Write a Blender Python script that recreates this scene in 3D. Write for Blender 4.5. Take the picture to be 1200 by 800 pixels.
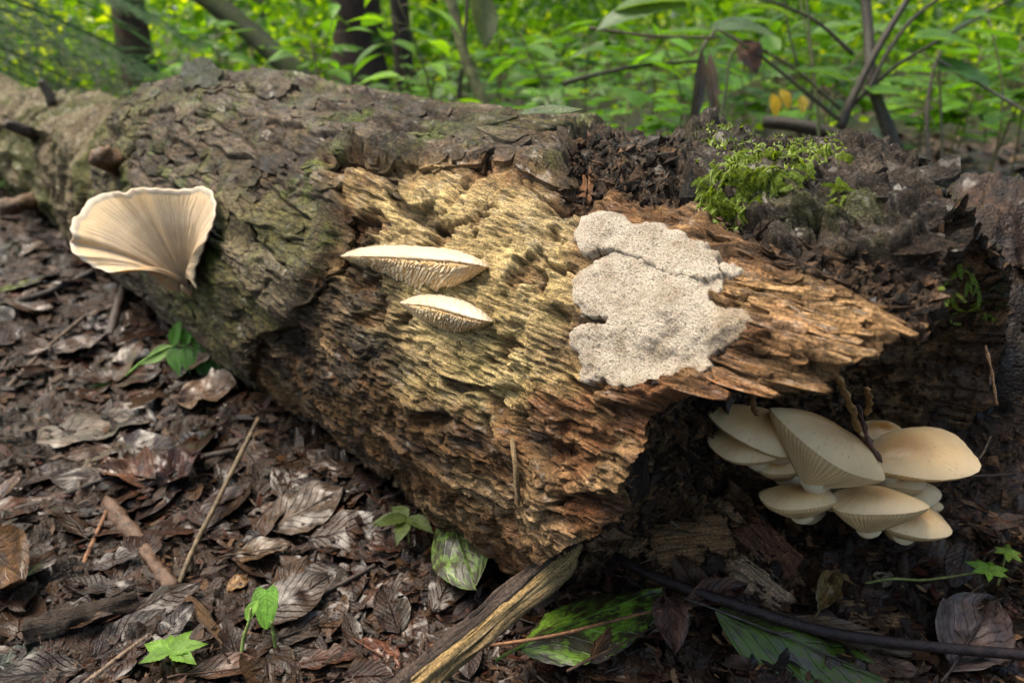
import bpy, math, random
import numpy as np
from mathutils import Vector, Matrix
from mathutils.bvhtree import BVHTree

for o in list(bpy.data.objects):
    bpy.data.objects.remove(o)
scene = bpy.context.scene
col = scene.collection
R_ = math.radians
rnd = random.Random(7)
rng = np.random.default_rng(11)

# ------------------------------------------------------------------ camera, sky, sun, exposure
CAM = np.array([0.0, 0.0, 0.444])
PITCH = R_(21.47)
FOC = 942.0                       # focal length in photograph pixels (1200 wide)
cam_d = bpy.data.cameras.new('camera')
cam_d.sensor_width = 36.0
cam_d.lens = 36.0 * FOC / 1200.0
cam_d.clip_start = 0.01
cam_d.clip_end = 1000.0
cam_d.dof.use_dof = True
cam_d.dof.focus_distance = 0.53
cam_d.dof.aperture_fstop = 8.0
cam_o = bpy.data.objects.new('camera', cam_d)
cam_o.location = CAM
cam_o.rotation_euler = (R_(90) - PITCH, 0, 0)
col.objects.link(cam_o)
scene.camera = cam_o

SUN_AZ, SUN_EL = R_(-70), R_(66)        # azimuth clockwise from +Y, elevation
sun_vec = Vector((math.sin(SUN_AZ) * math.cos(SUN_EL), math.cos(SUN_AZ) * math.cos(SUN_EL), math.sin(SUN_EL)))
world = bpy.data.worlds.new('World')
scene.world = world
world.use_nodes = True
wn = world.node_tree
for n in list(wn.nodes):
    wn.nodes.remove(n)
sky = wn.nodes.new('ShaderNodeTexSky')
sky.sky_type = 'NISHITA'
sky.sun_disc = False
sky.sun_elevation = SUN_EL
sky.sun_rotation = SUN_AZ
sky.air_density = 1.0
sky.dust_density = 5.0
sky.ozone_density = 0.6
bg = wn.nodes.new('ShaderNodeBackground')
bg.inputs['Strength'].default_value = 0.125
wo = wn.nodes.new('ShaderNodeOutputWorld')
wn.links.new(sky.outputs[0], bg.inputs[0])
wn.links.new(bg.outputs[0], wo.inputs[0])
sun_d = bpy.data.lights.new('sun', 'SUN')
sun_d.energy = 2.8
sun_d.angle = R_(40)
sun_d.color = (1.0, 0.90, 0.74)
sun_o = bpy.data.objects.new('sun', sun_d)
sun_o.rotation_euler = sun_vec.to_track_quat('Z', 'Y').to_euler()
sun_o.location = (0, 0, 6)
col.objects.link(sun_o)
scene.view_settings.view_transform = 'Standard'
scene.view_settings.look = 'None'
scene.view_settings.gamma = 1.0
scene.view_settings.exposure = 1.42
scene.view_settings.use_curve_mapping = False
scene.render.engine = 'CYCLES'
scene.cycles.use_denoising = True
scene.cycles.max_bounces = 6
scene.cycles.diffuse_bounces = 3
scene.cycles.transmission_bounces = 4
scene.cycles.transparent_max_bounces = 4
scene.cycles.caustics_reflective = False
scene.cycles.caustics_refractive = False

# ------------------------------------------------------------------ noise (numpy)
TAB = [rng.random((256, 256), dtype=np.float32) for _ in range(4)]

def vnoise(x, y, seed=0):
    x = np.asarray(x, np.float32) + np.float32(seed * 17.31)
    y = np.asarray(y, np.float32) + np.float32(seed * 9.73)
    xi = np.floor(x); yi = np.floor(y)
    fx = x - xi; fy = y - yi
    fx = fx * fx * fx * (fx * (fx * 6 - 15) + 10); fy = fy * fy * fy * (fy * (fy * 6 - 15) + 10)
    xi = xi.astype(np.int32); yi = yi.astype(np.int32)
    x0 = xi & 255; x1 = (xi + 1) & 255; y0 = yi & 255; y1 = (yi + 1) & 255
    T = TAB[seed & 3]
    a = T[x0, y0]; b = T[x1, y0]; c = T[x0, y1]; d = T[x1, y1]
    return (a + (b - a) * fx) * (1 - fy) + (c + (d - c) * fx) * fy

def fbm(x, y, octv=4, seed=0, gain=0.5, lac=2.03):
    """centred on 0, about -0.5 .. 0.5"""
    s = 0.0; amp = 1.0; tot = 0.0
    for i in range(octv):
        s = s + amp * (vnoise(x, y, seed + i * 5) - 0.5)
        tot += amp
        amp *= gain
        x = x * lac + 3.1; y = y * lac + 1.7
    return s / tot * 1.5

def ridged(x, y, octv=3, seed=0):
    s = 0.0; amp = 1.0; tot = 0.0
    for i in range(octv):
        s = s + amp * (1 - np.abs(2 * vnoise(x, y, seed + i * 5) - 1))
        tot += amp; amp *= 0.5
        x = x * 2.1 + 5.2; y = y * 2.1 + 1.3
    return s / tot

def worley(x, y, seed=0):
    x = np.asarray(x, np.float32); y = np.asarray(y, np.float32)
    xi = np.floor(x).astype(np.int32); yi = np.floor(y).astype(np.int32)
    f1 = np.full(x.shape, 9.0, np.float32); f2 = f1.copy()
    cid = np.zeros(x.shape, np.float32); cdx = np.zeros(x.shape, np.float32); cdy = cdx.copy()
    A, B, C = TAB[seed & 3], TAB[(seed + 1) & 3], TAB[(seed + 2) & 3]
    for i in (-1, 0, 1):
        for j in (-1, 0, 1):
            cx = (xi + i + seed * 31) & 255; cy = (yi + j + seed * 13) & 255
            dx = xi + i + A[cx, cy] - x; dy = yi + j + B[cx, cy] - y
            d = np.sqrt(dx * dx + dy * dy)
            m = d < f1
            f2 = np.where(m, f1, np.minimum(f2, d))
            f1 = np.where(m, d, f1)
            cid = np.where(m, C[cx, cy], cid); cdx = np.where(m, dx, cdx); cdy = np.where(m, dy, cdy)
    return f1, f2, cid, cdx, cdy

def sstep(a, b, x):
    t = np.clip((np.asarray(x) - a) / (b - a), 0, 1)
    return t * t * (3 - 2 * t)

def sd_poly(px, py, poly):
    """signed distance to a polygon, positive inside"""
    poly = np.array(poly, np.float32)
    d = np.full(px.shape, 1e9, np.float32)
    inside = np.zeros(px.shape, bool)
    n = len(poly)
    for i in range(n):
        x0, y0 = poly[i]; x1, y1 = poly[(i + 1) % n]
        ex, ey = x1 - x0, y1 - y0
        wx, wy = px - x0, py - y0
        t = np.clip((wx * ex + wy * ey) / (ex * ex + ey * ey + 1e-9), 0, 1)
        d = np.minimum(d, (wx - ex * t) ** 2 + (wy - ey * t) ** 2)
        c = ((y0 > py) != (y1 > py)) & (px < (x1 - x0) * (py - y0) / (y1 - y0 + 1e-12) + x0)
        inside ^= c
    d = np.sqrt(d)
    return np.where(inside, d, -d)

# ------------------------------------------------------------------ picture <-> place
_c, _s = math.cos(PITCH), math.sin(PITCH)
RIGHT = np.array([1.0, 0, 0]); FWD = np.array([0, _c, -_s]); UP = np.array([0, _s, _c])

def project(P):
    Q = P - CAM
    fw = Q @ FWD
    return 600 + FOC * (Q @ RIGHT) / fw, 400 - FOC * (Q @ UP) / fw, fw

def ray(x, y):
    d = FWD + RIGHT * ((x - 600) / FOC) + UP * ((400 - y) / FOC)
    return d / np.linalg.norm(d)

def at(x, y, depth):
    """point seen at photograph pixel x, y at this forward distance in metres"""
    return CAM + depth * (FWD + RIGHT * ((x - 600) / FOC) + UP * ((400 - y) / FOC))

def camdir(r, u, t):
    """right, up, toward the camera -> world"""
    v = RIGHT * r + UP * u - FWD * t
    return v / np.linalg.norm(v)

# ------------------------------------------------------------------ object helpers
def tag(o, label=None, cat=None, group=None, kind=None):
    if label: o['label'] = label
    if cat: o['category'] = cat
    if group: o['group'] = group
    if kind: o['kind'] = kind
    return o

def link(o, parent=None):
    col.objects.link(o)
    if parent is not None:
        o.parent = parent
    return o

def empty(name, loc=(0, 0, 0), rot=None):
    o = bpy.data.objects.new(name, None)
    o.empty_display_size = 0.02
    o.location = loc
    if rot: o.rotation_euler = rot
    return link(o)

def mesh_np(name, V, Fq=None, Ft=None, cols=None, uvs=None, attrs=None, smooth=True, vecs=None):
    V = np.ascontiguousarray(V, np.float32).reshape(-1, 3)
    parts = []; tot = []
    if Fq is not None and len(Fq):
        Fq = np.asarray(Fq, np.int32).reshape(-1, 4); parts.append(Fq.ravel()); tot.append(np.full(len(Fq), 4, np.int32))
    if Ft is not None and len(Ft):
        Ft = np.asarray(Ft, np.int32).reshape(-1, 3); parts.append(Ft.ravel()); tot.append(np.full(len(Ft), 3, np.int32))
    L = np.concatenate(parts); T = np.concatenate(tot)
    me = bpy.data.meshes.new(name)
    me.vertices.add(len(V)); me.vertices.foreach_set('co', V.ravel())
    me.loops.add(len(L)); me.loops.foreach_set('vertex_index', L)
    me.polygons.add(len(T))
    st = np.concatenate([[0], np.cumsum(T)[:-1]]).astype(np.int32)
    me.polygons.foreach_set('loop_start', st)
    me.polygons.foreach_set('use_smooth', np.full(len(T), smooth))
    if cols is not None:
        a = me.color_attributes.new('Col', 'FLOAT_COLOR', 'POINT')
        c4 = np.ones((len(V), 4), np.float32); c4[:, :3] = np.asarray(cols, np.float32).reshape(-1, 3)
        a.data.foreach_set('color', c4.ravel())
    if uvs is not None:
        u = me.uv_layers.new(name='uv')
        u.data.foreach_set('uv', np.ascontiguousarray(np.asarray(uvs, np.float32).reshape(-1, 2)[L]).ravel())
    for k, v in (attrs or {}).items():
        a = me.attributes.new(k, 'FLOAT', 'POINT'); a.data.foreach_set('value', np.ascontiguousarray(v, np.float32).ravel())
    for k, v in (vecs or {}).items():
        a = me.attributes.new(k, 'FLOAT_VECTOR', 'POINT'); a.data.foreach_set('vector', np.ascontiguousarray(v, np.float32).ravel())
    me.update(calc_edges=True)
    me.validate()
    return me

def obj(name, me, mat, parent=None, loc=None, color=None):
    o = bpy.data.objects.new(name, me)
    if mat is not None and len(me.materials) == 0:
        me.materials.append(mat)
    if loc is not None: o.location = loc
    if color is not None: o.color = (*color, 1)
    return link(o, parent)

def grid_faces(nu, nv, wrap_v=False):
    i = np.arange(nu - 1)[:, None]; j = np.arange(nv if wrap_v else nv - 1)[None, :]
    j1 = (j + 1) % nv
    return np.stack(np.broadcast_arrays(i * nv + j, i * nv + j1, (i + 1) * nv + j1, (i + 1) * nv + j), -1).reshape(-1, 4)

def unit(v):
    v = np.asarray(v, float)
    return v / (np.linalg.norm(v) + 1e-12)

def spline(pts, n):
    """Catmull-Rom through the rows of pts"""
    P = np.array(pts, float)
    if len(P) == 2:
        t = np.linspace(0, 1, n)[:, None]
        return P[0] * (1 - t) + P[1] * t
    Q = np.vstack([2 * P[0] - P[1], P, 2 * P[-1] - P[-2]])
    T = np.linspace(0, len(P) - 1, n)
    k = np.minimum(T.astype(int), len(P) - 2); f = (T - k)[:, None]
    a, b, c, d = Q[k], Q[k + 1], Q[k + 2], Q[k + 3]
    return 0.5 * (2 * b + (c - a) * f + (2 * a - 5 * b + 4 * c - d) * f ** 2 + (3 * b - a - 3 * c + d) * f ** 3)

def tube_arrays(path, radii, seg=8, rough=0.0, seed=0, freq=40.0, flat=1.0, caps=True):
    P = np.asarray(path, float); n = len(P)
    radii = np.broadcast_to(np.asarray(radii, float), (n,))
    tg = np.gradient(P, axis=0); tg /= np.linalg.norm(tg, axis=1)[:, None] + 1e-12
    ref = np.array([0, 0, 1.0]) if abs(tg[:, 2]).mean() < 0.8 else np.array([1.0, 0, 0])
    sd = np.cross(tg, ref); sd /= np.linalg.norm(sd, axis=1)[:, None] + 1e-12
    up = np.cross(sd, tg)
    an = np.linspace(0, 2 * np.pi, seg, endpoint=False)
    ln = np.concatenate([[0], np.cumsum(np.linalg.norm(np.diff(P, axis=0), axis=1))])
    rr = np.repeat(radii[:, None], seg, 1)
    if rough:
        A, Lm = np.meshgrid(an, ln)
        rr = rr * (1 + rough * 2 * fbm(np.cos(A) * 2 + Lm * freq + 40, np.sin(A) * 2 + Lm * freq * .37 + 40, 3, seed))
    V = P[:, None] + rr[..., None] * (np.cos(an)[None, :, None] * sd[:, None] + flat * np.sin(an)[None, :, None] * up[:, None])
    V = V.reshape(-1, 3)
    Fq = grid_faces(n, seg, True); Ft = []
    UV = np.stack(np.broadcast_arrays(ln[:, None], an[None] / 6.283 * 0.05), -1).reshape(-1, 2)
    if caps:
        V = np.vstack([V, P[0] - tg[0] * radii[0] * .2, P[-1] + tg[-1] * radii[-1] * .3])
        UV = np.vstack([UV, [0, 0], [ln[-1], 0]])
        b = n * seg
        for j in range(seg):
            j1 = (j + 1) % seg
            Ft.append((b, j1, j)); Ft.append((b + 1, (n - 1) * seg + j, (n - 1) * seg + j1))
    return V, Fq, np.array(Ft, np.int32).reshape(-1, 3), UV

def tube(name, path, radii, mat, parent=None, seg=8, rough=0.0, seed=0, freq=40.0, flat=1.0, color=None, origin=None, cols=None):
    V, Fq, Ft, UV = tube_arrays(path, radii, seg, rough, seed, freq, flat)
    o0 = np.array(origin) if origin is not None else np.zeros(3)
    me = mesh_np(name, V - o0, Fq, Ft, uvs=UV)
    o = obj(name, me, mat, parent, color=color)
    if parent is None: o.location = o0
    return o

# ------------------------------------------------------------------ materials
class NT:
    def __init__(self, name):
        self.m = bpy.data.materials.new(name)
        self.m.use_nodes = True
        self.t = self.m.node_tree
        self.b = self.t.nodes['Principled BSDF']
        self.out = self.t.nodes['Material Output']
    def node(self, typ, ins=None, **props):
        n = self.t.nodes.new(typ)
        for k, v in props.items(): setattr(n, k, v)
        for k, v in (ins or {}).items(): self.set(n.inputs[k], v)
        return n
    def set(self, sock, v):
        if isinstance(v, bpy.types.NodeSocket): self.t.links.new(v, sock)
        elif isinstance(v, bpy.types.Node): self.t.links.new(v.outputs[0], sock)
        else:
            if isinstance(v, tuple) and len(v) == 3 and len(getattr(sock, 'default_value', ())) == 4: v = (*v, 1)
            sock.default_value = v
    def math(self, op, a, b=0.0, c=None):
        n = self.t.nodes.new('ShaderNodeMath'); n.operation = op
        self.set(n.inputs[0], a); self.set(n.inputs[1], b)
        if c is not None: self.set(n.inputs[2], c)
        return n.outputs[0]
    def mix(self, fac, a, b, mode='MIX'):
        n = self.t.nodes.new('ShaderNodeMix'); n.data_type = 'RGBA'; n.blend_type = mode
        self.set(n.inputs[0], fac); self.set(n.inputs[6], a); self.set(n.inputs[7], b)
        return n.outputs[2]
    def ramp(self, fac, stops, interp='LINEAR'):
        n = self.t.nodes.new('ShaderNodeValToRGB'); n.color_ramp.interpolation = interp
        e = n.color_ramp.elements
        while len(e) < len(stops): e.new(0.5)
        for k, (p, c) in enumerate(stops):
            e[k].position = p; e[k].color = (*c, 1) if len(c) == 3 else c
        self.set(n.inputs[0], fac)
        return n.outputs[0]
    def noise(self, vec, scale, detail=3.0, rough=0.55, dims='3D', dist=0.0):
        n = self.t.nodes.new('ShaderNodeTexNoise'); n.noise_dimensions = dims
        if vec is not None: self.set(n.inputs['Vector'], vec)
        n.inputs['Scale'].default_value = scale; n.inputs['Detail'].default_value = detail
        n.inputs['Roughness'].default_value = rough; n.inputs['Distortion'].default_value = dist
        return n.outputs[0]
    def vor(self, vec, scale, feature='F1', dims='3D'):
        n = self.t.nodes.new('ShaderNodeTexVoronoi'); n.feature = feature; n.voronoi_dimensions = dims
        if vec is not None: self.set(n.inputs['Vector'], vec)
        n.inputs['Scale'].default_value = scale
        return n.outputs[0]
    def mapping(self, vec, scale):
        n = self.t.nodes.new('ShaderNodeMapping'); self.set(n.inputs[0], vec); n.inputs['Scale'].default_value = scale
        return n.outputs[0]
    def bump(self, h, dist, strength=1.0):
        n = self.t.nodes.new('ShaderNodeBump'); n.inputs['Strength'].default_value = strength
        n.inputs['Distance'].default_value = dist; self.set(n.inputs['Height'], h)
        self.t.links.new(n.outputs[0], self.b.inputs['Normal'])
        return n
    def coord(self, which='Object'):
        n = self.t.nodes.new('ShaderNodeTexCoord'); return n.outputs[which]
    def attr(self, name, out='Color'):
        n = self.t.nodes.new('ShaderNodeAttribute'); n.attribute_name = name; return n.outputs[out]
    def info(self, out):
        return self.t.nodes.new('ShaderNodeObjectInfo').outputs[out]
    def base(self, c): self.set(self.b.inputs['Base Color'], c)
    def setp(self, **k):
        for a, v in k.items(): self.set(self.b.inputs[a.replace('_', ' ')], v)

def wood_material(name, sx, sy, fine, bump_d, rough_lo, rough_hi, contrast=0.5, space='UV', film=0.0):
    """Col attribute carries the colour of each part of the log; fine grain runs along the uv's first axis"""
    k = NT(name)
    uv = k.attr('lc', 'Vector') if space == 'UV' else k.coord(space); dm = '3D'
    g = k.noise(k.mapping(uv, (sx, sy, sx)), 1.0, 5, 0.65, dm)
    f = k.noise(k.mapping(uv, (fine, fine, fine)), 1.0, 4, 0.7, dm)
    c = k.attr('Col')
    gr = k.ramp(g, [(0.36, (1 - contrast,) * 3), (0.5, (0.95,) * 3), (0.64, (1 + contrast * .7,) * 3)])
    fr = k.ramp(f, [(0.36, (1 - contrast,) * 3), (0.5, (1.0,) * 3), (0.64, (1 + contrast * .6,) * 3)])
    c2 = k.mix(1.0, k.mix(1.0, c, gr, 'MULTIPLY'), fr, 'MULTIPLY')
    k.base(c2)
    r = k.ramp(k.noise(k.mapping(uv, (60, 60, 60)), 1.0, 3, 0.6, dm), [(0.40, (rough_lo,) * 3), (0.60, (rough_hi,) * 3)])
    k.setp(Roughness=r)
    k.b.inputs['Specular IOR Level'].default_value = 0.2
    wet = k.noise(k.mapping(uv, (38, 38, 38)), 1.0, 3, 0.6, dm)
    k.setp(Coat_Weight=k.ramp(wet, [(0.46, (0, 0, 0)), (0.60, (film,) * 3)]), Coat_Roughness=0.16)
    rg = k.t.nodes.new('ShaderNodeTexNoise'); rg.noise_type = 'RIDGED_MULTIFRACTAL'
    k.set(rg.inputs['Vector'], k.mapping(uv, (sx * .8, sy * 1.1, sx * .8))); rg.inputs['Scale'].default_value = 1.0; rg.inputs['Detail'].default_value = 4
    h = k.math('ADD', k.math('ADD', g, k.math('MULTIPLY', f, 0.7)), k.math('MULTIPLY', k.math('MINIMUM', rg.outputs[0], 2.5), 0.22))
    k.bump(h, bump_d, 1.0)
    return k.m

M = {}
M['bark'] = wood_material('bark', 90, 230, 620, 0.0055, 0.25, 0.62, 0.72, film=0.28)
M['wood'] = wood_material('bare_wood', 45, 480, 650, 0.0060, 0.30, 0.72, 0.70, film=0.2)
M['rot'] = wood_material('rotten_wood', 150, 260, 700, 0.005, 0.16, 0.7, 0.7, 'Object', film=0.15)

def soil_material():
    k = NT('forest_soil')
    P = k.coord('Object')
    a = k.noise(P, 14, 6, 0.65); b = k.noise(P, 90, 4, 0.65); c = k.noise(P, 420, 3, 0.6)
    base = k.ramp(a, [(0.36, (0.010, 0.0065, 0.0045)), (0.48, (0.024, 0.015, 0.010)), (0.58, (0.042, 0.024, 0.015)), (0.68, (0.075, 0.046, 0.028))])
    base = k.mix(1.0, base, k.ramp(b, [(0.3, (0.4, 0.4, 0.4)), (0.7, (1.5, 1.4, 1.35))]), 'MULTIPLY')
    base = k.mix(1.0, base, k.ramp(c, [(0.3, (0.55, 0.55, 0.55)), (0.7, (1.4, 1.4, 1.4))]), 'MULTIPLY')
    k.base(base)
    k.setp(Roughness=k.ramp(b, [(0.40, (0.18,) * 3), (0.60, (0.65,) * 3)]))
    k.b.inputs['Specular IOR Level'].default_value = 0.25
    k.setp(Coat_Weight=k.ramp(k.noise(P, 26, 3, .6), [(0.50, (0, 0, 0)), (0.62, (0.4,) * 3)]), Coat_Roughness=0.18)
    k.bump(k.math('ADD', b, k.math('MULTIPLY', c, 0.5)), 0.006, 0.9)
    return k.m
M['soil'] = soil_material()

def fungus_material(name, c_dark, c_mid, c_light, scale, rough=0.55, sss=0.25, bump=0.0006, bscale=900, use_col=False):
    k = NT(name)
    P = k.coord('Object')
    n1 = k.noise(P, scale, 4, 0.6)
    cr = k.ramp(n1, [(0.3, c_dark), (0.5, c_mid), (0.72, c_light)])
    if use_col: cr = k.mix(1.0, k.attr('Col'), k.ramp(n1, [(0.3, (0.86,) * 3), (0.7, (1.08,) * 3)]), 'MULTIPLY')
    k.base(cr)
    k.setp(Roughness=rough, Subsurface_Weight=sss, Subsurface_Scale=0.006, Subsurface_Radius=(1.0, 0.6, 0.3))
    k.bump(k.noise(P, bscale, 3, 0.6), bump, 0.7)
    return k.m
M['oyster'] = fungus_material('oyster_cap', (0.55, 0.40, 0.24), (0.68, 0.55, 0.38), (0.75, 0.65, 0.48), 30, 0.38, 0.25, 0.0003, 500, True)
M['gill'] = fungus_material('gill_flesh', (0.60, 0.46, 0.28), (0.72, 0.59, 0.40), (0.78, 0.67, 0.48), 60, 0.6, 0.25, 0.0004, 700, True)
M['crust'] = None

def crust_material():
    k = NT('crust_pores')
    uv = k.coord('UV')
    w = k.noise(k.mapping(uv, (640, 1150, 1)), 1.0, 4, 0.65, '2D', 0.5)
    w2 = k.noise(k.mapping(uv, (1100, 1500, 1)), 1.0, 2, 0.6, '2D')
    big = k.noise(k.mapping(uv, (60, 60, 1)), 1.0, 4, 0.6, '2D')
    pore = k.ramp(w, [(0.36, (0.36, 0.32, 0.27)), (0.46, (0.86, 0.85, 0.83)), (0.62, (1.08, 1.08, 1.08))])
    c = k.mix(1.0, k.attr('Col'), pore, 'MULTIPLY')
    c = k.mix(1.0, c, k.ramp(w2, [(0.38, (0.78, 0.76, 0.72)), (0.6, (1.08, 1.08, 1.08))]), 'MULTIPLY')
    c = k.mix(1.0, c, k.ramp(big, [(0.36, (0.74, 0.70, 0.64)), (0.5, (0.97, 0.96, 0.95)), (0.64, (1.10, 1.10, 1.10))]), 'MULTIPLY')
    k.base(c)
    k.setp(Roughness=0.75, Subsurface_Weight=0.1, Subsurface_Scale=0.003)
    k.bump(k.math('ADD', w, k.math('MULTIPLY', w2, .4)), 0.004, 1.0)
    return k.m
M['crust'] = crust_material()

def leaf_material(name, live=True, mottle=None, rough=0.4, trans=0.5):
    """uv: x along the leaf 0..1, y across -1..1 -> midrib and slanting side veins; Object colour tints it"""
    k = NT(name)
    uv = k.node('ShaderNodeUVMap')
    sep = k.node('ShaderNodeSeparateXYZ', {'Vector': uv.outputs[0]})
    x, y = sep.outputs[0], sep.outputs[1]
    ay = k.math('ABSOLUTE', k.math('SUBTRACT', y, 0.5))
    rib = k.math('SUBTRACT', 1.0, k.math('SMOOTH_MIN', 1.0, k.math('MULTIPLY', ay, 28.0), 0.2))
    vein = k.math('ABSOLUTE', k.math('SUBTRACT', k.math('FRACT', k.math('SUBTRACT', k.math('MULTIPLY', x, 8.0), k.math('MULTIPLY', ay, 6.0))), 0.5))
    vein = k.math('SUBTRACT', 1.0, k.math('MINIMUM', 1.0, k.math('MULTIPLY', vein, 9.0)))
    vv = k.math('MAXIMUM', rib, k.math('MULTIPLY', vein, 0.6))
    P = k.node('ShaderNodeVectorMath', {0: uv.outputs[0], 1: k.node('ShaderNodeCombineXYZ', {2: k.math('MULTIPLY', k.info('Random'), 40.0)}).outputs[0]}, operation='ADD').outputs[0]
    n1 = k.noise(P, 3.2, 5, 0.65); n2 = k.noise(P, 22, 4, 0.65)
    c = k.info('Color')
    c = k.mix(1.0, c, k.ramp(n1, [(0.36, (0.45, 0.45, 0.45)), (0.5, (0.95, 0.95, 0.95)), (0.64, (1.5, 1.42, 1.35))] if not live else [(0.36, (0.75, 0.75, 0.75)), (0.64, (1.25, 1.25, 1.25))]), 'MULTIPLY')
    c = k.mix(1.0, c, k.ramp(n2, [(0.38, (0.7, 0.7, 0.7)), (0.62, (1.25, 1.25, 1.25))]), 'MULTIPLY')
    vc = k.mix(1.0, c, (1.5, 1.5, 1.3) if live else (0.4, 0.36, 0.33), 'MULTIPLY')
    c = k.mix(k.math('MULTIPLY', vv, 0.6), c, vc)
    if mottle:
        m = k.ramp(k.noise(P, 7, 6, 0.72), [(0.42, (0, 0, 0)), (0.53, (1, 1, 1))])
        c = k.mix(m, c, mottle)
    k.base(c)
    k.setp(Roughness=k.ramp(n1, [(0.3, (rough * .7,) * 3), (0.7, (rough * 1.3,) * 3)]))
    if not live:
        k.b.inputs['Specular IOR Level'].default_value = 0.25
        k.setp(Coat_Weight=k.ramp(k.noise(P, 2.4, 3, .6), [(0.46, (0, 0, 0)), (0.62, (0.38,) * 3)]), Coat_Roughness=0.16)
    h = k.math('ADD', k.math('MULTIPLY', vv, -0.6 if live else 0.9), k.math('MULTIPLY', n2, 0.5))
    bm = k.bump(h, 0.0012 if live else 0.002, 0.7)
    if trans:
        tr = k.node('ShaderNodeBsdfTranslucent', {'Color': k.mix(1.0, c, (1.6, 1.5, 0.6) if live else (1.2, 1, .8), 'MULTIPLY'), 'Normal': bm.outputs[0]})
        mx = k.node('ShaderNodeMixShader', {0: trans, 1: k.b.outputs[0], 2: tr.outputs[0]})
        k.t.links.new(mx.outputs[0], k.out.inputs[0])
    return k.m
M['dead'] = leaf_material('dead_leaf', False, None, 0.22, 0.0)
M['live'] = leaf_material('green_leaf', True, None, 0.38, 0.45)
M['mottled'] = leaf_material('mottled_leaf', True, (0.030, 0.026, 0.012), 0.34, 0.0)
M['deadgreen'] = leaf_material('algae_leaf', False, (0.05, 0.085, 0.012), 0.26, 0.0)

def plain(name, c, rough=0.6, scale=60, amp=0.5, bump=0.002, col_from='Object', stretch=None):
    k = NT(name)
    P = k.coord('UV') if stretch else k.coord('Object')
    if stretch: P = k.mapping(P, stretch)
    n1 = k.noise(P, 1.0 if stretch else scale, 5, 0.65)
    n2 = k.noise(k.coord('Object'), scale * 6, 3, 0.6)
    cc = k.info('Color') if c is None else c
    cc = k.mix(1.0, cc if c is None else (*c, 1), k.ramp(n1, [(0.37, (1 - amp,) * 3), (0.63, (1 + amp,) * 3)]), 'MULTIPLY')
    cc = k.mix(1.0, cc, k.ramp(n2, [(0.38, (1 - amp * .6,) * 3), (0.62, (1 + amp * .5,) * 3)]), 'MULTIPLY')
    k.base(cc)
    k.b.inputs['Specular IOR Level'].default_value = 0.3
    k.setp(Roughness=k.ramp(n1, [(0.3, (rough * .75,) * 3), (0.7, (min(1, rough * 1.25),) * 3)]))
    k.bump(k.math('ADD', n1, k.math('MULTIPLY', n2, 0.5)), bump, 0.8)
    return k.m
M['twig'] = plain('twig_bark', None, 0.5, 120, 0.5, 0.002)
M['stick'] = plain('stick_wood', None, 0.5, 90, 0.75, 0.006, stretch=(22, 900, 1))
M['chip'] = plain('wood_chip', None, 0.6, 150, 0.6, 0.004)
M['tree'] = plain('tree_bark', None, 0.8, 30, 0.55, 0.012)

def foliage_material(name):
    k = NT(name)
    r = k.attr('rnd', 'Fac')
    c = k.mix(1.0, k.ramp(r, [(0.0, (0.012, 0.045, 0.004)), (0.35, (0.035, 0.105, 0.006)), (0.7, (0.10, 0.21, 0.009)), (1.0, (0.22, 0.32, 0.014))]),
              k.info('Color'), 'MULTIPLY')
    k.base(c)
    k.setp(Roughness=0.45)
    tr = k.node('ShaderNodeBsdfTranslucent', {'Color': k.mix(1.0, c, (2.1, 1.8, 0.5), 'MULTIPLY')})
    mx = k.node('ShaderNodeMixShader', {0: 0.55, 1: k.b.outputs[0], 2: tr.outputs[0]})
    k.t.links.new(mx.outputs[0], k.out.inputs[0])
    return k.m
M['foliage'] = foliage_material('foliage')

def moss_material():
    k = NT('moss')
    r = k.info('Random')
    P = k.coord('Object')
    c = k.ramp(k.noise(P, 120, 3, 0.6), [(0.3, (0.07, 0.11, 0.010)), (0.55, (0.16, 0.23, 0.016)), (0.75, (0.28, 0.34, 0.035))])
    k.base(c); k.setp(Roughness=0.6)
    tr = k.node('ShaderNodeBsdfTranslucent', {'Color': k.mix(1.0, c, (1.3, 1.3, .7), 'MULTIPLY')})
    mx = k.node('ShaderNodeMixShader', {0: 0.35, 1: k.b.outputs[0], 2: tr.outputs[0]})
    k.t.links.new(mx.outputs[0], k.out.inputs[0])
    return k.m
M['moss'] = moss_material()

# ------------------------------------------------------------------ the fallen log: frame and base shape
L_AZ = 0.714
L_A = unit([-math.sin(L_AZ), math.cos(L_AZ), 0.002])
L_N = unit(np.cross(L_A, [0, 0, 1])); L_N = L_N if L_N[1] < 0 else -L_N      # horizontal, toward the camera
L_U = np.cross(L_A, L_N); L_U = L_U if L_U[2] > 0 else -L_U
L_C = np.array([-0.019, 0.77, 0.168])
L_R = 0.19

def log_base(s, ph):
    """centre line and smooth radius; s metres along the log (away, leftward), ph angle up from the camera side"""
    s = np.asarray(s, float); ph = np.asarray(ph, float)
    r = L_R * (1 - 0.07 * np.clip(s, -1, 2.2))
    far = sstep(0.68, 1.15, s)
    r = r * (1 - 0.20 * far)
    top = np.clip(np.sin(ph), 0, 1)
    r = r + 0.022 * np.exp(-((s - 0.50) / 0.28) ** 2) * top ** 2
    zc = L_C[2] - 0.030 * far + 0.0 * ph
    return r, zc

def log_point(s, ph, dr=0.0):
    r, zc = log_base(s, ph)
    r = r + dr
    s = np.asarray(s, float); ph = np.asarray(ph, float)
    C = L_C + s[..., None] * L_A
    C = C.copy(); C[..., 2] += zc - L_C[2]
    return C + (r * np.cos(ph))[..., None] * L_N + (r * np.sin(ph))[..., None] * L_U

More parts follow.
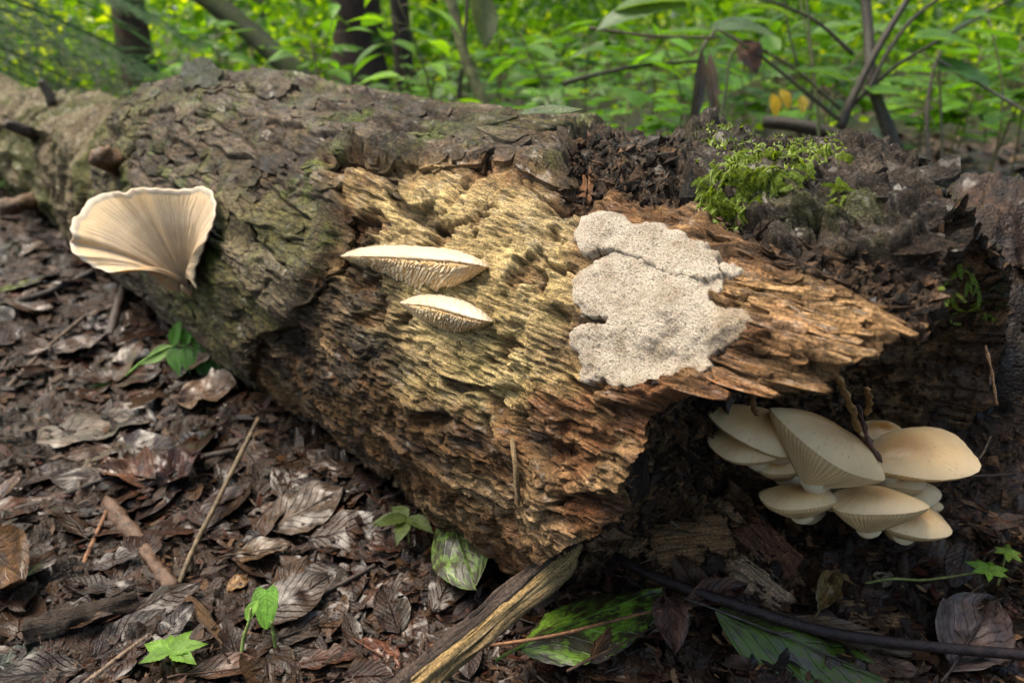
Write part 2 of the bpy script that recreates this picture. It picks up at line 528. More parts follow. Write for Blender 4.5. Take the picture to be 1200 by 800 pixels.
# ------------------------------------------------------------------ ground
def ground_z(x, y):
    x = np.asarray(x, np.float32); y = np.asarray(y, np.float32)
    r = np.sqrt(x * x + y * y)
    z = 0.05 * fbm(x * 2.3 + 20, y * 2.3 + 20, 3, 1) * sstep(0.2, 1.5, r) + 0.014 * fbm(x * 9 + 9, y * 9 + 9, 3, 2)
    z = z + 0.35 * fbm(x * 0.22 + 50, y * 0.22 + 50, 3, 3) * sstep(3, 12, r)
    z = z + 0.9 * sstep(6, 40, y) + 3.0 * sstep(25, 120, r)
    # heap of rotten wood and soil at the right-hand end of the log
    d2 = (((x - 0.48) / 0.21) ** 2 + ((y - 0.71) / 0.15) ** 2) ** 1.4
    z = z + 0.27 * np.exp(-d2) * (1 + 0.5 * fbm(x * 7 + 3, y * 7 + 3, 3, 6))
    z = z + 0.055 * np.exp(-(((x - 0.135) / 0.085) ** 2 + ((y - 0.585) / 0.075) ** 2) ** 1.3) * (1 + .6 * fbm(x * 20, y * 20, 3, 5))
    # litter banked along the near side of the log
    q = (x - L_C[0]) * L_N[0] + (y - L_C[1]) * L_N[1]
    s = (x - L_C[0]) * L_A[0] + (y - L_C[1]) * L_A[1]
    z = z + 0.03 * np.exp(-((q - 0.15) / 0.07) ** 2) * sstep(-0.6, -0.2, s)
    # slope of crumbs below the hollow
    z = z + 0.035 * np.exp(-((q - 0.02) / 0.10) ** 2 - ((s + 0.32) / 0.10) ** 2)
    return z

GX0, GX1, GY0, GY1, GST = -7.0, 7.0, -0.5, 11.0, 0.014
_gx = np.arange(GX0, GX1, GST); _gy = np.arange(GY0, GY1, GST)
GMAP = ground_z(*np.meshgrid(_gx, _gy, indexing='ij')).tolist()

def ground_zf(x, y):
    """quick look-up of ground_z near the camera"""
    u = (x - GX0) / GST; v = (y - GY0) / GST
    i, j = int(u), int(v)
    if i < 0 or j < 0 or i >= len(_gx) - 1 or j >= len(_gy) - 1: return float(ground_z(x, y))
    a, b = u - i, v - j
    A_, B_ = GMAP[i], GMAP[i + 1]
    return (A_[j] * (1 - b) + A_[j + 1] * b) * (1 - a) + (B_[j] * (1 - b) + B_[j + 1] * b) * a

def ground_hit(x, y):
    d = ray(x, y)
    dx, dy, dz = float(d[0]), float(d[1]), float(d[2])
    t = 0.25; h = 0.0; st = 0.012
    while t < 30:                      # first crossing
        if CAM[2] + dz * t < ground_zf(dx * t, dy * t): break
        t += st * max(1, t)
    lo, hi = t - st * max(1, t), t
    for _ in range(14):
        m = (lo + hi) / 2
        if CAM[2] + dz * m < ground_zf(dx * m, dy * m): hi = m
        else: lo = m
    return CAM + d * hi

def ground_normal(x, y, e=0.02):
    zx = (ground_zf(x + e, y) - ground_zf(x - e, y)) / (2 * e)
    zy = (ground_zf(x, y + e) - ground_zf(x, y - e)) / (2 * e)
    return unit([-zx, -zy, 1])

def build_ground():
    NR, NA = 460, 700
    rr = np.concatenate([[0.02, 0.1, 0.18], np.geomspace(0.25, 4.0, NR - 90), np.geomspace(4.1, 400, 87)])
    az = np.concatenate([np.linspace(-180, -46, 60, endpoint=False), np.linspace(-46, 46, NA - 120, endpoint=False), np.linspace(46, 180, 60, endpoint=False)])
    az = np.radians(az)
    Rg, A = np.meshgrid(rr, az, indexing='ij')
    X = (Rg * np.sin(A)).astype(np.float32); Y = (Rg * np.cos(A)).astype(np.float32)
    Z = ground_z(X, Y)
    near = sstep(6, 2.0, Rg)
    # matted litter: overlapping flat flakes, lying roughly along the slope of the light
    u = X * 0.8 + Y * 0.6; v = -X * 0.6 + Y * 0.8
    wx = 0.4 * fbm(X * 14, Y * 14, 2, 4); wy = 0.4 * fbm(X * 14 + 7, Y * 14 + 7, 2, 5)
    f1, f2, cid, dx, dy = worley(u * 22 + wx, v * 42 + wy, 3)
    h = 0.012 * (cid - 0.5) + 0.010 * dx + 0.012 * dy * (cid - .4)
    f1, f2, cid2, dx, dy = worley(u * 60 + wx * 3, v * 95 + wy * 3, 5)
    h = h + 0.006 * (cid2 - 0.5) + 0.005 * dx
    h = h + 0.008 * fbm(X * 60, Y * 60, 4, 8, 0.6)
    crumb = np.exp(-(((X - 0.42) / 0.26) ** 2 + ((Y - 0.62) / 0.22) ** 2))
    h = h * (1 - 0.5 * crumb) + crumb * (0.03 * (ridged(X * 18, Y * 18, 3, 9) - .5) + 0.016 * fbm(X * 70, Y * 70, 3, 12, .65))
    Z = Z + h * near
    V = np.stack([X, Y, Z], -1)
    me = mesh_np('forest_floor', V, grid_faces(len(rr), len(az), True))
    o = obj('forest_floor', me, M['soil'])
    tag(o, 'dark wet forest floor of soil and matted litter', 'ground', kind='structure')
build_ground()

# ------------------------------------------------------------------ the fallen log: surface
RIM_PHI = np.radians([-180, -150, -120, -90, -60, -30, -12, 5, 14, 24, 28, 34, 39, 44, 50, 58, 65, 73, 84, 94, 110, 130, 150, 180])
RIM_S = np.array([-.40, -.36, -.26, -.16, -.17, -.235, -.295, -.335, -.345, -.345, -.365, -.405, -.435, -.452, -.455, -.452, -.445, -.435, -.395, -.365, -.36, -.38, -.40, -.40])
S_FAR = 4.4
def rim_s(ph):
    """where the log is broken off, by angle: the top juts out over the hollow"""
    return np.interp(ph, RIM_PHI, RIM_S)

def make_log_grid():
    ss = np.linspace(-0.40, S_FAR, 6000)
    dist = np.linalg.norm(L_C + ss[:, None] * L_A - CAM, axis=1)
    w = 1 / (dist + 0.02)
    cw = np.cumsum(w); cw = (cw - cw[0]) / (cw[-1] - cw[0])
    t = np.interp(np.linspace(0, 1, 900), cw, (ss - ss[0]) / (ss[-1] - ss[0]))
    pp = np.linspace(-180, 180, 4000)
    w = np.where(pp > -62, np.where(pp < 130, 1.0, .6), np.where(pp < -135, .6, 0.14)); cw = np.cumsum(w); cw = (cw - cw[0]) / (cw[-1] - cw[0])
    ph = np.radians(np.interp(np.linspace(0, 1, 980, endpoint=False), cw, pp))
    return t, ph
GT, GP = make_log_grid()
_v = GP * 0.19
rim_line = rim_s(GP) + (0.015 * sstep(1.25, .8, GP) + .004) * fbm(_v * 34, _v * 0 + 3.3, 4, 3, 0.5) + 0.006 * (vnoise(_v * 260, _v * 0 + 8, 2) - .5) * sstep(-0.3, 0.1, GP) * sstep(1.2, .9, GP)
TT, PH = np.meshgrid(GT, GP, indexing='ij')
S = rim_line[None, :] + (S_FAR - rim_line[None, :]) * TT

def log_pixels():
    """where each bit of the smooth log is seen from; beyond the skyline the last visible value carries on over the back"""
    P = log_point(S, PH); r, zc = log_base(S, PH)
    nrm = np.cos(PH)[..., None] * L_N + np.sin(PH)[..., None] * L_U
    face = ((CAM - P) * nrm).sum(-1) > 0.03
    mid = np.radians(35)
    hi = np.where(face, PH, -9).max(1); lo = np.where(face, PH, 9).min(1)
    hi = np.where(hi < -8, mid, hi); lo = np.where(lo > 8, mid, lo)
    phc = np.clip(PH, lo[:, None], hi[:, None])
    phc = np.where(PH > np.radians(170), lo[:, None], phc)
    X, Y, W = project(log_point(S, phc))
    return X.astype(np.float32), Y.astype(np.float32)
PX, PY = log_pixels()
SV = (PH * L_R).astype(np.float32); SS = S.astype(np.float32)

n_edge = fbm(SS * 22 + 30, SV * 22 + 30, 4, 2) * 26
def region(poly, soft=6.0, rough=1.0):
    return sstep(-soft, soft, sd_poly(PX, PY, poly) + n_edge * rough).astype(np.float32)

bark_poly = [(-900, -500), (700, -500), (676, 150), (668, 180), (652, 205), (610, 206), (575, 196), (520, 196), (455, 196), (415, 178),
             (385, 195), (400, 232), (404, 264), (384, 318), (345, 376), (302, 396), (300, 440), (325, 500), (370, 556), (420, 588), (440, 900), (-900, 900)]
_nr = np.cos(PH)[..., None] * L_N + np.sin(PH)[..., None] * L_U
_vw = CAM - log_point(S, PH); _vw /= np.linalg.norm(_vw, axis=-1)[..., None]
FACING = np.clip((_nr * _vw).sum(-1), 0.12, 1).astype(np.float32)
B0 = sd_poly(PX, PY, bark_poly) / FACING + n_edge * 0.6
old = region([(-900, -500), (178, -500), (176, 92), (146, 120), (126, 160), (104, 205), (92, 300), (100, 900), (-900, 900)], 5, 0.3)
B = sstep(-7, 5, B0) * (1 - old)
black = region([(672, -500), (1500, -500), (1500, 900), (1180, 520), (1110, 440), (1085, 420), (1040, 372), (975, 330), (925, 322), (890, 296), (868, 262), (820, 240),
                (770, 238), (735, 226), (712, 208), (690, 236), (655, 238), (650, 205), (668, 180)], 16, 1.3) * (1 - B)
slab = region([(822, -500), (1500, -500), (1180, 330), (1110, 292), (1060, 300), (1010, 286), (960, 268), (918, 290), (890, 262), (842, 240), (805, 206)], 5, 0.5)
topdark = region([(676, -500), (830, -500), (812, 212), (770, 222), (728, 205), (690, 190)], 6, 0.6)
drim = ((S - rim_line[None, :]) / 0.03).astype(np.float32)
cav = sstep(1.0, 0.0, drim) * 0
yellow = region([(408, 232), (440, 205), (520, 200), (640, 215), (668, 262), (672, 330), (655, 380), (660, 440), (610, 470), (560, 500), (520, 470), (480, 430), (440, 400), (392, 330)], 30, 1.6)
gold_low = region([(300, 410), (400, 300), (480, 420), (570, 500), (640, 560), (590, 640), (480, 620), (380, 560), (310, 470)], 30, 1.5)
darkpatch = region([(345, 260), (405, 275), (455, 322), (480, 360), (478, 405), (430, 455), (360, 480), (305, 420)], 18, 1.8)
tan_low = region([(600, 500), (690, 470), (752, 480), (745, 560), (715, 620), (650, 660), (600, 600)], 22, 1.5)
shelf = region([(700, 470), (800, 330), (880, 280), (960, 330), (1045, 380), (1090, 432), (1040, 452), (990, 446), (900, 450), (840, 460), (760, 482)], 8, 0.8)
greenlow = region([(255, 260), (330, 230), (400, 260), (380, 318), (345, 376), (300, 396), (270, 400), (235, 330)], 18, 1.5)

D = np.zeros_like(SS)
# --- bare wood: long fibres, terraced splinter layers, pits
wd = (1 - B) * (1 - old)
warp = 0.25 * fbm(SS * 18, SV * 18, 3, 6)
fib = fbm(SS * 11 + 8, SV * 170 + warp * 12, 4, 1, 0.62)
fib2 = fbm(SS * 34 + 2, SV * 430 + warp * 20, 3, 3, 0.62)
layer = fbm(SS * 10 + 5, SV * 58 + warp * 7, 4, 9, 0.55)
lq0 = layer * 10 + fib * 1.4
terr = (np.floor(lq0) + sstep(0, .3, lq0 - np.floor(lq0))) / 10
rift = sstep(0.82, 0.96, ridged(SS * 4.0 + 3, SV * 42 + warp * 9, 1, 19)) * sstep(-.05, .2, fbm(SS * 7, SV * 12, 3, 26))
knob = fbm(SS * 75 + 9, SV * 85 + warp * 6, 4, 29, .6)
lump = fbm(SS * 14 + 60, SV * 14 + 60, 4, 7)
# brown-rot splits across and along the grain -> small blocky chips
f1, f2, cid, dx, dy = worley(SS * 40 + warp * 3, SV * 150 + warp * 7, 6)
chip = (cid - 0.5) + 0.9 * dx - sstep(0.16, 0.0, f2 - f1) * 0.5
f1, f2, cidb, dx, dy = worley(SS * 120 + warp * 4, SV * 210 + warp * 4, 2)
chip2 = (cidb - 0.5) + 0.6 * dx
D += wd * (0.0036 * fib * (1 - .5 * yellow) + 0.0036 * fib2 + 0.0020 * fbm(SS * 60, SV * 620, 2, 34) + 0.006 * terr * (1 - .6 * yellow) + 0.014 * lump - 0.010 * rift + 0.0045 * knob * yellow)
D += wd * (0.0020 * chip + 0.0012 * chip2) * (0.55 + 0.6 * (1 - yellow))
pit = sstep(0.10, 0.30, fbm(SS * 70 + 4, SV * 110 + warp * 10, 3, 27))
pit2 = sstep(0.17, 0.30, fbm(SS * 26 + 14, SV * 48 + warp * 8, 4, 28, 0.55))
D -= wd * (0.0026 * pit * (0.5 + yellow) + 0.0085 * pit2 * (0.45 + yellow * 0.7))
# --- bark: thick plates broken by cracks, stepped over one another
wb = 0.9 * fbm(SS * 16 + 3, SV * 16 + 3, 3, 11)
wb = wb * .45
f1, f2, cid, dx, dy = worley(SS * 5.5 + wb * 1.3, SV * 40 + wb * 2.0, 1)
crk = sstep(0.10, 0.0, f2 - f1)
f1, f2, cids, dxs, dys = worley(SS * 17 + wb * 3, SV * 105 + wb * 3, 8)
crks = sstep(0.12, 0.0, f2 - f1)
fine = fbm(SS * 70, SV * 170, 4, 13, 0.62)
lyr = fbm(SS * 7.5 + 9, SV * 52 + wb * 2.5, 4, 18, 0.55)
lq = lyr * 9 + 0.35 * fine
lyt = (np.floor(lq) + sstep(0.0, 0.22, lq - np.floor(lq))) / 9
barkh = 0.009 + 0.011 * lyt + 0.004 * (cid - 0.5) + 0.003 * dy - 0.005 * crk + 0.0016 * (cids - 0.5) + 0.0012 * dys - 0.0014 * crks + 0.0024 * fine
barkh += 0.0005 * sstep(-30, 4, -np.abs(B0 - 8))          # the broken edge curls up a little
D += B * barkh
D -= (1 - B) * 0.008 * sstep(-14, 0, B0) * wd               # and leaves a dark gap under it
# --- old barkless wood at the far end: grooves running round the stem
og = ridged(SS * 13 + 1.6 * fbm(SS * 5, SV * 9, 3, 5), SV * 5.0, 4, 4)
D += old * (0.045 * (og - 0.5) + 0.014 * fbm(SS * 60, SV * 16, 4, 3) + 0.03 * fbm(SS * 6, SV * 8, 3, 8))
# --- black rotten top and end
lay2 = ridged(SS * 16 + 4, SV * 34 + warp * 6, 4, 10)
D += black * (0.010 * (lay2 - 0.55) + 0.004 * chip + 0.005 * fbm(SS * 70, SV * 70, 4, 15, .65) - 0.008)
f1, f2, cidl, dxl, dyl = worley(SS * 24 + wb, SV * 52 + wb, 9)
lay3 = (cidl - 0.5) * 0.9 + dyl * 0.8
D += slab * (0.016 + 0.006 * lay3 - 0.004 * sstep(0.12, 0, f2 - f1))
D += topdark * (0.008 + 0.006 * lay3)
# --- shelf of splintery wood over the hollow, and the hollow itself
D += shelf * (0.008 + 0.012 * terr + 0.003 * chip)
# a knot hole, a few gouges
def dent(x, y, rx, ry, depth):
    return -depth * np.exp(-(((PX - x) / rx) ** 2 + ((PY - y) / ry) ** 2) ** 1.5).astype(np.float32)
for a in [(662, 242, 26, 8, 0.02), (135, 160, 9, 8, 0.03), (735, 120, 5, 5, 0), (690, 205, 14, 26, 0.018), (120, 222, 26, 34, 0.02), (655, 370, 12, 10, 0.01),
          (508, 492, 20, 8, 0.012), (590, 460, 16, 8, .010), (430, 560, 40, 8, .008), (340, 398, 8, 30, .012), (400, 300, 5, 30, .006)]:
    D += dent(*a)
D = D.astype(np.float32)
def cum_blur(A, k):
    for ax in (0, 1):
        B_ = np.concatenate([np.repeat(A.take([0], ax), k, ax), A, np.repeat(A.take([-1], ax), k, ax)], ax)
        c = np.cumsum(np.concatenate([np.zeros_like(B_.take([0], ax)), B_], ax), axis=ax, dtype=np.float64)
        n = A.shape[ax]
        A = ((c.take(np.arange(2 * k + 1, 2 * k + 1 + n), ax) - c.take(np.arange(n), ax)) / (2 * k + 1)).astype(np.float32)
    return A
D_SOFT = cum_blur(D, 9)
# the crust fungus has grown flush with the wood: little relief is left under it
sd_und = sd_poly(PX, PY, [(676, 250), (690, 243), (728, 242), (770, 255), (805, 270), (828, 280), (845, 300), (870, 312), (872, 328), (846, 345), (838, 360), (880, 368), (890, 382), (870, 400), (832, 425),
      (800, 443), (765, 452), (720, 455), (670, 446), (662, 425), (660, 395), (690, 374), (668, 350), (666, 325), (684, 298), (672, 280)])
und = sstep(-2, 6, sd_und)
D = D * (1 - und) + (D_SOFT * 0.75 - 0.0012) * und
LOGP = log_point(S, PH, D)

# --- colours (what the material itself is: wood, bark, lichen, rot)
def mixc(c, m, k):
    m = m[..., None]
    return c * (1 - m) + np.array(k, np.float32) * m
big = fbm(SS * 9 + 70, SV * 9 + 70, 4, 14)
mid = fbm(SS * 40 + 7, SV * 60 + 7, 4, 16)
C_ = np.empty(SS.shape + (3,), np.float32); C_[:] = (0.235, 0.125, 0.055)
C_ = mixc(C_, sstep(-0.1, 0.35, mid), (0.34, 0.195, 0.085))
C_ = mixc(C_, gold_low * (0.55 + 0.35 * sstep(-.2, .3, mid)), (0.080, 0.044, 0.015))
C_ = mixc(C_, tan_low * 0.75, (0.40, 0.25, 0.12))
C_ = mixc(C_, yellow * (0.70 + 0.3 * sstep(-.3, .2, mid)), (0.66, 0.495, 0.225))
C_ = mixc(C_, yellow * sstep(0.02, 0.3, big) * 0.6, (0.72, 0.59, 0.34))
C_ = mixc(C_, yellow * sstep(0.05, 0.4, fbm(SS * 25 + 3, SV * 25, 3, 21)) * 0.25, (0.40, 0.34, 0.08))
C_ = mixc(C_, shelf * 0.6, (0.30, 0.165, 0.075))
C_ = mixc(C_, shelf * sstep(0, .3, mid) * 0.6, (0.40, 0.25, 0.11))
C_ = mixc(C_, darkpatch * sstep(-.45, .1, mid) * 0.92, (0.052, 0.038, 0.024))
C_ = mixc(C_, wd * sstep(0.12, 0.4, fbm(SS * 12 + 40, SV * 30 + 40, 4, 20)) * 0.8 * (1 - yellow * 0.75), (0.050, 0.030, 0.018))
C_ = mixc(C_, wd * pit2 * 0.7, (0.20, 0.095, 0.038))
C_ = mixc(C_, wd * rift * 0.8, (0.045, 0.026, 0.014))
rd = sstep(0.05, 0.3, fbm(SS * 20 + 11, SV * 30 + 4, 3, 22)) * wd * (1 - yellow) * (1 - gold_low)
C_ = mixc(C_, rd * 0.75, (0.20, 0.072, 0.028))
C_ = mixc(C_, wd * (1 - yellow) * sstep(.12, .4, fbm(SS * 16 + 21, SV * 26 + 14, 3, 35)) * .6, (0.46, 0.31, 0.16))
bk = np.empty_like(C_); bk[:] = (0.066, 0.043, 0.025)
bk = mixc(bk, sstep(-.1, .3, mid), (0.138, 0.096, 0.058))
bk = mixc(bk, sstep(0.02, .3, big) * 0.75, (0.125, 0.112, 0.034))
bk = mixc(bk, greenlow * 0.6, (0.130, 0.125, 0.036))
bk = mixc(bk, (cid > 0.75) * 0.55, (0.185, 0.140, 0.100))
bk = mixc(bk, (cid < 0.2) * 0.6, (0.055, 0.038, 0.026))
bk = mixc(bk, np.maximum(crk, .6 * crks) * 0.45, (0.040, 0.030, 0.021))
bk = mixc(bk, sstep(.12, .35, fbm(SS * 30 + 5, SV * 30 + 6, 4, 23)) * 0.7, (0.10, 0.135, 0.020))
C_ = C_ * (1 + 0.9 * fbm(SS * 14 + 2, SV * 300, 3, 31, .6) * (1 - .4 * yellow))[..., None]
bk = bk * (1 + 0.8 * fbm(SS * 20 + 2, SV * 120, 4, 32, .6))[..., None]
C_ = C_ * (1 - B[..., None]) + bk * B[..., None]
oc = np.empty_like(C_); oc[:] = (0.16, 0.115, 0.06)
oc = mixc(oc, sstep(.55, .8, og), (0.25, 0.20, 0.11))
oc = mixc(oc, sstep(-.05, .25, fbm(SS * 14, SV * 5, 3, 24)) * 0.75, (0.105, 0.12, 0.022))
oc = mixc(oc, sstep(.5, .25, og) * 0.8, (0.055, 0.042, 0.028))
C_ = C_ * (1 - old[..., None]) + oc * old[..., None]
C_ = mixc(C_, black * 0.93, (0.040, 0.027, 0.019))
C_ = mixc(C_, black * sstep(.1, .4, mid) * 0.5, (0.095, 0.062, 0.040))
sl = np.empty_like(C_); sl[:] = (0.034, 0.025, 0.018)
sl = mixc(sl, (cidl > 0.6) * 0.7, (0.070, 0.055, 0.042))
sl = mixc(sl, sstep(0.1, .35, fbm(SS * 30 + 1, SV * 30 + 9, 3, 25)) * .6, (0.07, 0.085, 0.02))
C_ = C_ * (1 - slab[..., None] * .9) + sl * slab[..., None] * .9
C_ = C_ * (1 - topdark[..., None] * .75) + np.array([0.060, 0.044, 0.031], np.float32) * topdark[..., None] * .75
LOGC = np.clip(C_, 0.01, 0.9)
LOGUV = np.stack([SS, SV], -1)
LOGLC = np.stack([SS, SV, D * 2.0], -1)

fallen_log = empty('fallen_log', L_C * [1, 1, 0])
tag(fallen_log, 'huge rotting fallen log lying across the forest floor, bark half gone', 'log')
LOG0 = L_C * [1, 1, 0]

def build_log():
    ns, npn = S.shape
    Fq = grid_faces(ns, npn, True)
    fm = lambda A: A.ravel()[Fq].mean(1)
    isbark = fm(B) > 0.5; isold = fm(old) > 0.5; isrot = (fm(np.maximum(black, cav)) > 0.5)
    isbark = isbark | (~isrot & ~isold & (fm(PH) > 1.45))
    which = np.where(isbark, 0, np.where(isold, 1, np.where(isrot, 2, 3)))
    V = (LOGP - LOG0).reshape(-1, 3); Cc = LOGC.reshape(-1, 3); U = LOGUV.reshape(-1, 2)
    for k, (nm, mt, lab) in enumerate([('bark', 'bark', 'grey-brown cracked bark with greenish lichen'), ('weathered_wood', 'wood', 'greenish barkless wood with deep grooves at the far end'),
                                       ('rotten_wood', 'rot', 'black crumbling rotten wood round the hollow end'), ('bare_wood', 'wood', 'yellow to rust-brown bare wood in splintery fibres')]):
        f = Fq[which == k]
        used, inv = np.unique(f, return_inverse=True)
        me = mesh_np(nm, V[used], inv.reshape(-1, 4), cols=Cc[used], uvs=U[used], vecs={'lc': LOGLC.reshape(-1, 3)[used]})
        o = obj(nm, me, M[mt], fallen_log)
        o['label'] = lab
        LOGPART[nm] = o
LOGPART = {}
build_log()

def build_hollow():
    """the broken end: from the rim inward, a ragged bowl of dark crumbling wood"""
    NRG = 150
    rho = np.linspace(1, 0.02, NRG) ** 0.9
    Rh, P2 = np.meshgrid(rho, GP, indexing='ij')
    rimD = D[0]
    sc = -0.285
    ax = sc + (rim_line[None, :] - sc) * Rh ** 2.6
    r0, zc = log_base(rim_line, GP)
    rad = (r0 + rimD)[None, :] * Rh
    X = rad * np.cos(P2); Y = rad * np.sin(P2)
    f = (1 - Rh ** 8)
    ax = ax + f * (0.032 * fbm(X * 14 + 30, Y * 14 + 30, 4, 5) + 0.022 * (ridged(X * 30 + 9, Y * 22 + 9, 3, 6) - .5) + 0.010 * fbm(X * 90 + 9, Y * 90, 3, 7, .65))
    dr = f * (0.026 * fbm(ax * 40 + 7, P2 * 7, 4, 8) + 0.012 * fbm(ax * 150, P2 * 30, 3, 9, .6))
    X = X + dr * np.cos(P2); Y = Y + dr * np.sin(P2)
    P = L_C + ax[..., None] * L_A + X[..., None] * L_N + Y[..., None] * L_U
    P[0] = LOGP[0]
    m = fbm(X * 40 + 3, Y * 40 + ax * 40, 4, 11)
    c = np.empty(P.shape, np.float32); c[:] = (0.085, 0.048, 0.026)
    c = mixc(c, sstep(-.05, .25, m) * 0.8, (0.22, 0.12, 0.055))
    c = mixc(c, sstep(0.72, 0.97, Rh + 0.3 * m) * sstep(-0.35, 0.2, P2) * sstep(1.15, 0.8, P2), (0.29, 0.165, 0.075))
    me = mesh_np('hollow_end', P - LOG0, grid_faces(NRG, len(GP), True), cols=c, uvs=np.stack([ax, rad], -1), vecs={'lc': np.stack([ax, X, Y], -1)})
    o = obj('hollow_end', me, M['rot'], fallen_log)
    o['label'] = 'dark crumbling hollow in the broken end of the log'
    LOGPART['hollow_end'] = o
    return P
HOLP = build_hollow()

# coarse copy of the surface for finding where things touch the log
_i = np.unique(np.append(np.arange(0, S.shape[0], 3), S.shape[0] - 1)); _j = np.arange(0, S.shape[1], 3)
_V = LOGP[_i][:, _j]
_W = HOLP[::3][:, _j]
_f = grid_faces(len(_i), len(_j), True)
LOG_BVH = BVHTree.FromPolygons([Vector(v) for v in np.vstack([_V.reshape(-1, 3), _W.reshape(-1, 3)])], np.vstack([_f, grid_faces(len(_W), len(_j), True) + len(_i) * len(_j)]).tolist())

def log_hit(x, y):
    h = LOG_BVH.ray_cast(Vector(CAM), Vector(ray(x, y)))
    return None if h[0] is None else (np.array(h[0]), np.array(h[1]))

def log_coords(P):
    Q = np.asarray(P) - L_C
    return float(Q @ L_A), math.atan2(float(Q @ L_U), float(Q @ L_N))

def log_sample(s, ph):
    """nearest row and column of the surface grid"""
    j = np.clip(np.searchsorted(GP, ph), 1, len(GP) - 1)
    t = (s - rim_line[j]) / (S_FAR - rim_line[j])
    return np.clip(np.searchsorted(GT, t), 1, len(GT) - 1), j

def smooth_hit(x, y):
    """on the smooth log, before hollows: march along the ray"""
    d = ray(x, y); t = 0.2
    for _ in range(400):
        P = CAM + d * t
        s, ph = log_coords(P)
        r, zc = log_base(s, ph)
        C = L_C + s * L_A; C = C + np.array([0, 0, zc - L_C[2]])
        e = np.linalg.norm((P - C) - ((P - C) @ L_A) * L_A) - r
        if e < 0.0005: break
        t += max(e * 0.6, 0.0004)
    return P

# ------------------------------------------------------------------ fungi
def smooth_hits(x, y):
    """photograph pixels -> (s, ph) on the smooth log, vectorised"""
    d = FWD + RIGHT * ((x - 600) / FOC)[..., None] + UP * ((400 - y) / FOC)[..., None]
    d = d / np.linalg.norm(d, axis=-1)[..., None]
    t = np.full(x.shape, 0.22)
    for _ in range(160):
        P = CAM + d * t[..., None]; Q = P - L_C
        s = Q @ L_A; ph = np.arctan2(Q @ L_U, Q @ L_N)
        r, zc = log_base(s, ph)
        e = np.hypot(Q @ L_N, Q @ L_U - (zc - L_C[2])) - r - 0.008
        t = t + np.clip(e, -0.02, 0.1) * 0.7
    return s, ph

CRUST0 = np.array(log_hit(770, 350)[0])
crust = empty('crust_fungus', CRUST0)
tag(crust, 'pale grey lobed crust fungus spread flat over the bare wood', 'fungus')

def zoomed(pts, ox, oy, k):
    return [(ox + a / k, oy + b / k) for a, b in pts]

def crust_sheet(name, poly, thick, wid, lift=0.0, step=1.7, lobe=1.0, label=None):
    poly = np.array(poly)
    x0, y0 = poly.min(0) - 6; x1, y1 = poly.max(0) + 6
    gx = np.arange(x0, x1, step); gy = np.arange(y0, y1, step)
    X, Y = np.meshgrid(gx, gy, indexing='ij')
    Xf, Yf = X.astype(np.float32), Y.astype(np.float32)
    e = 0.5
    sd = sd_poly(Xf, Yf, poly) + 4.5 * fbm(Xf * .16, Yf * .16, 3, 4) - .4
    scal = 3.2 * np.abs(np.sin(0.16 * X + 0.5 * np.sin(Y * .11))) + 0 * Y      # scalloped margin
    gxn = (sd_poly(Xf + e, Yf, poly) - sd_poly(Xf - e, Yf, poly)) / (2 * e); gyn = (sd_poly(Xf, Yf + e, poly) - sd_poly(Xf, Yf - e, poly)) / (2 * e)
    near = sd < 0.4
    mv = np.where(near, np.clip(0.1 - sd, 0, 4), 0)
    X2 = X + gxn * mv; Y2 = Y + gyn * mv
    keep = sd > -step * 1.3
    s, ph = smooth_hits(X2, Y2)
    i, j = log_sample(s.ravel(), ph.ravel())
    base = D_SOFT[i, j].reshape(X.shape) * 0.75
    base = np.maximum(base, -0.004) + 0.0010
    q = np.clip(sd / wid, 0, 1)
    su, sv = s * 1.0, ph * L_R
    h = thick * np.sqrt(np.clip(1 - (1 - q) ** 2, 0, 1))
    h += lobe * sstep(0, 20, sd) * (0.009 * fbm(su * 26 + 4, sv * 26 + 4, 4, 5)) + 0.0016 * fbm(su * 330, sv * 420, 3, 6, .6) * q
    warm_ = sstep(-20, 20, sd_poly(Xf, Yf, [(835, 355), (915, 365), (910, 450), (800, 475), (770, 462), (830, 420)]))
    rings = np.sin(sd * 0.55 + 3 * fbm(su * 30, sv * 30, 2, 3)) * np.exp(-sd / 14) * q
    h += 0.0006 * rings * lobe
    h = np.where(sd < 0.2, -0.006, h)
    P = log_point(s, ph, base + h + lift + .004 * warm_)
    m = fbm(su * 30 + 9, sv * 30 + 9, 3, 8)
    c = np.empty(P.shape, np.float32); c[:] = (0.68, 0.60, 0.50)
    c = mixc(c, sstep(-.05, .35, m) * .6, (0.58, 0.49, 0.39))
    c = mixc(c, np.exp(-np.clip(sd, 0, 99) / 4.5) * 0.7, (0.80, 0.72, 0.60))
    warm = sstep(-15, 25, sd_poly(Xf, Yf, [(842, 360), (905, 370), (900, 440), (820, 470), (780, 462), (835, 420)]))
    c = mixc(c, warm * 0.5, (0.62, 0.47, 0.30))
    c = mixc(c, warm * np.exp(-np.clip(sd, 0, 99) / 5) * .6, (0.46, 0.27, 0.11))
    idx = -np.ones(X.shape, int)
    Fq = grid_faces(*X.shape)
    kf = keep.ravel()[Fq].all(1); Fq = Fq[kf]
    used, inv = np.unique(Fq, return_inverse=True)
    me = mesh_np(name, P.reshape(-1, 3)[used] - CRUST0, inv.reshape(-1, 4), cols=c.reshape(-1, 3)[used], uvs=np.stack([su, sv], -1).reshape(-1, 2)[used])
    o = obj(name, me, M['crust'], crust)
    if label: o['label'] = label
    return o

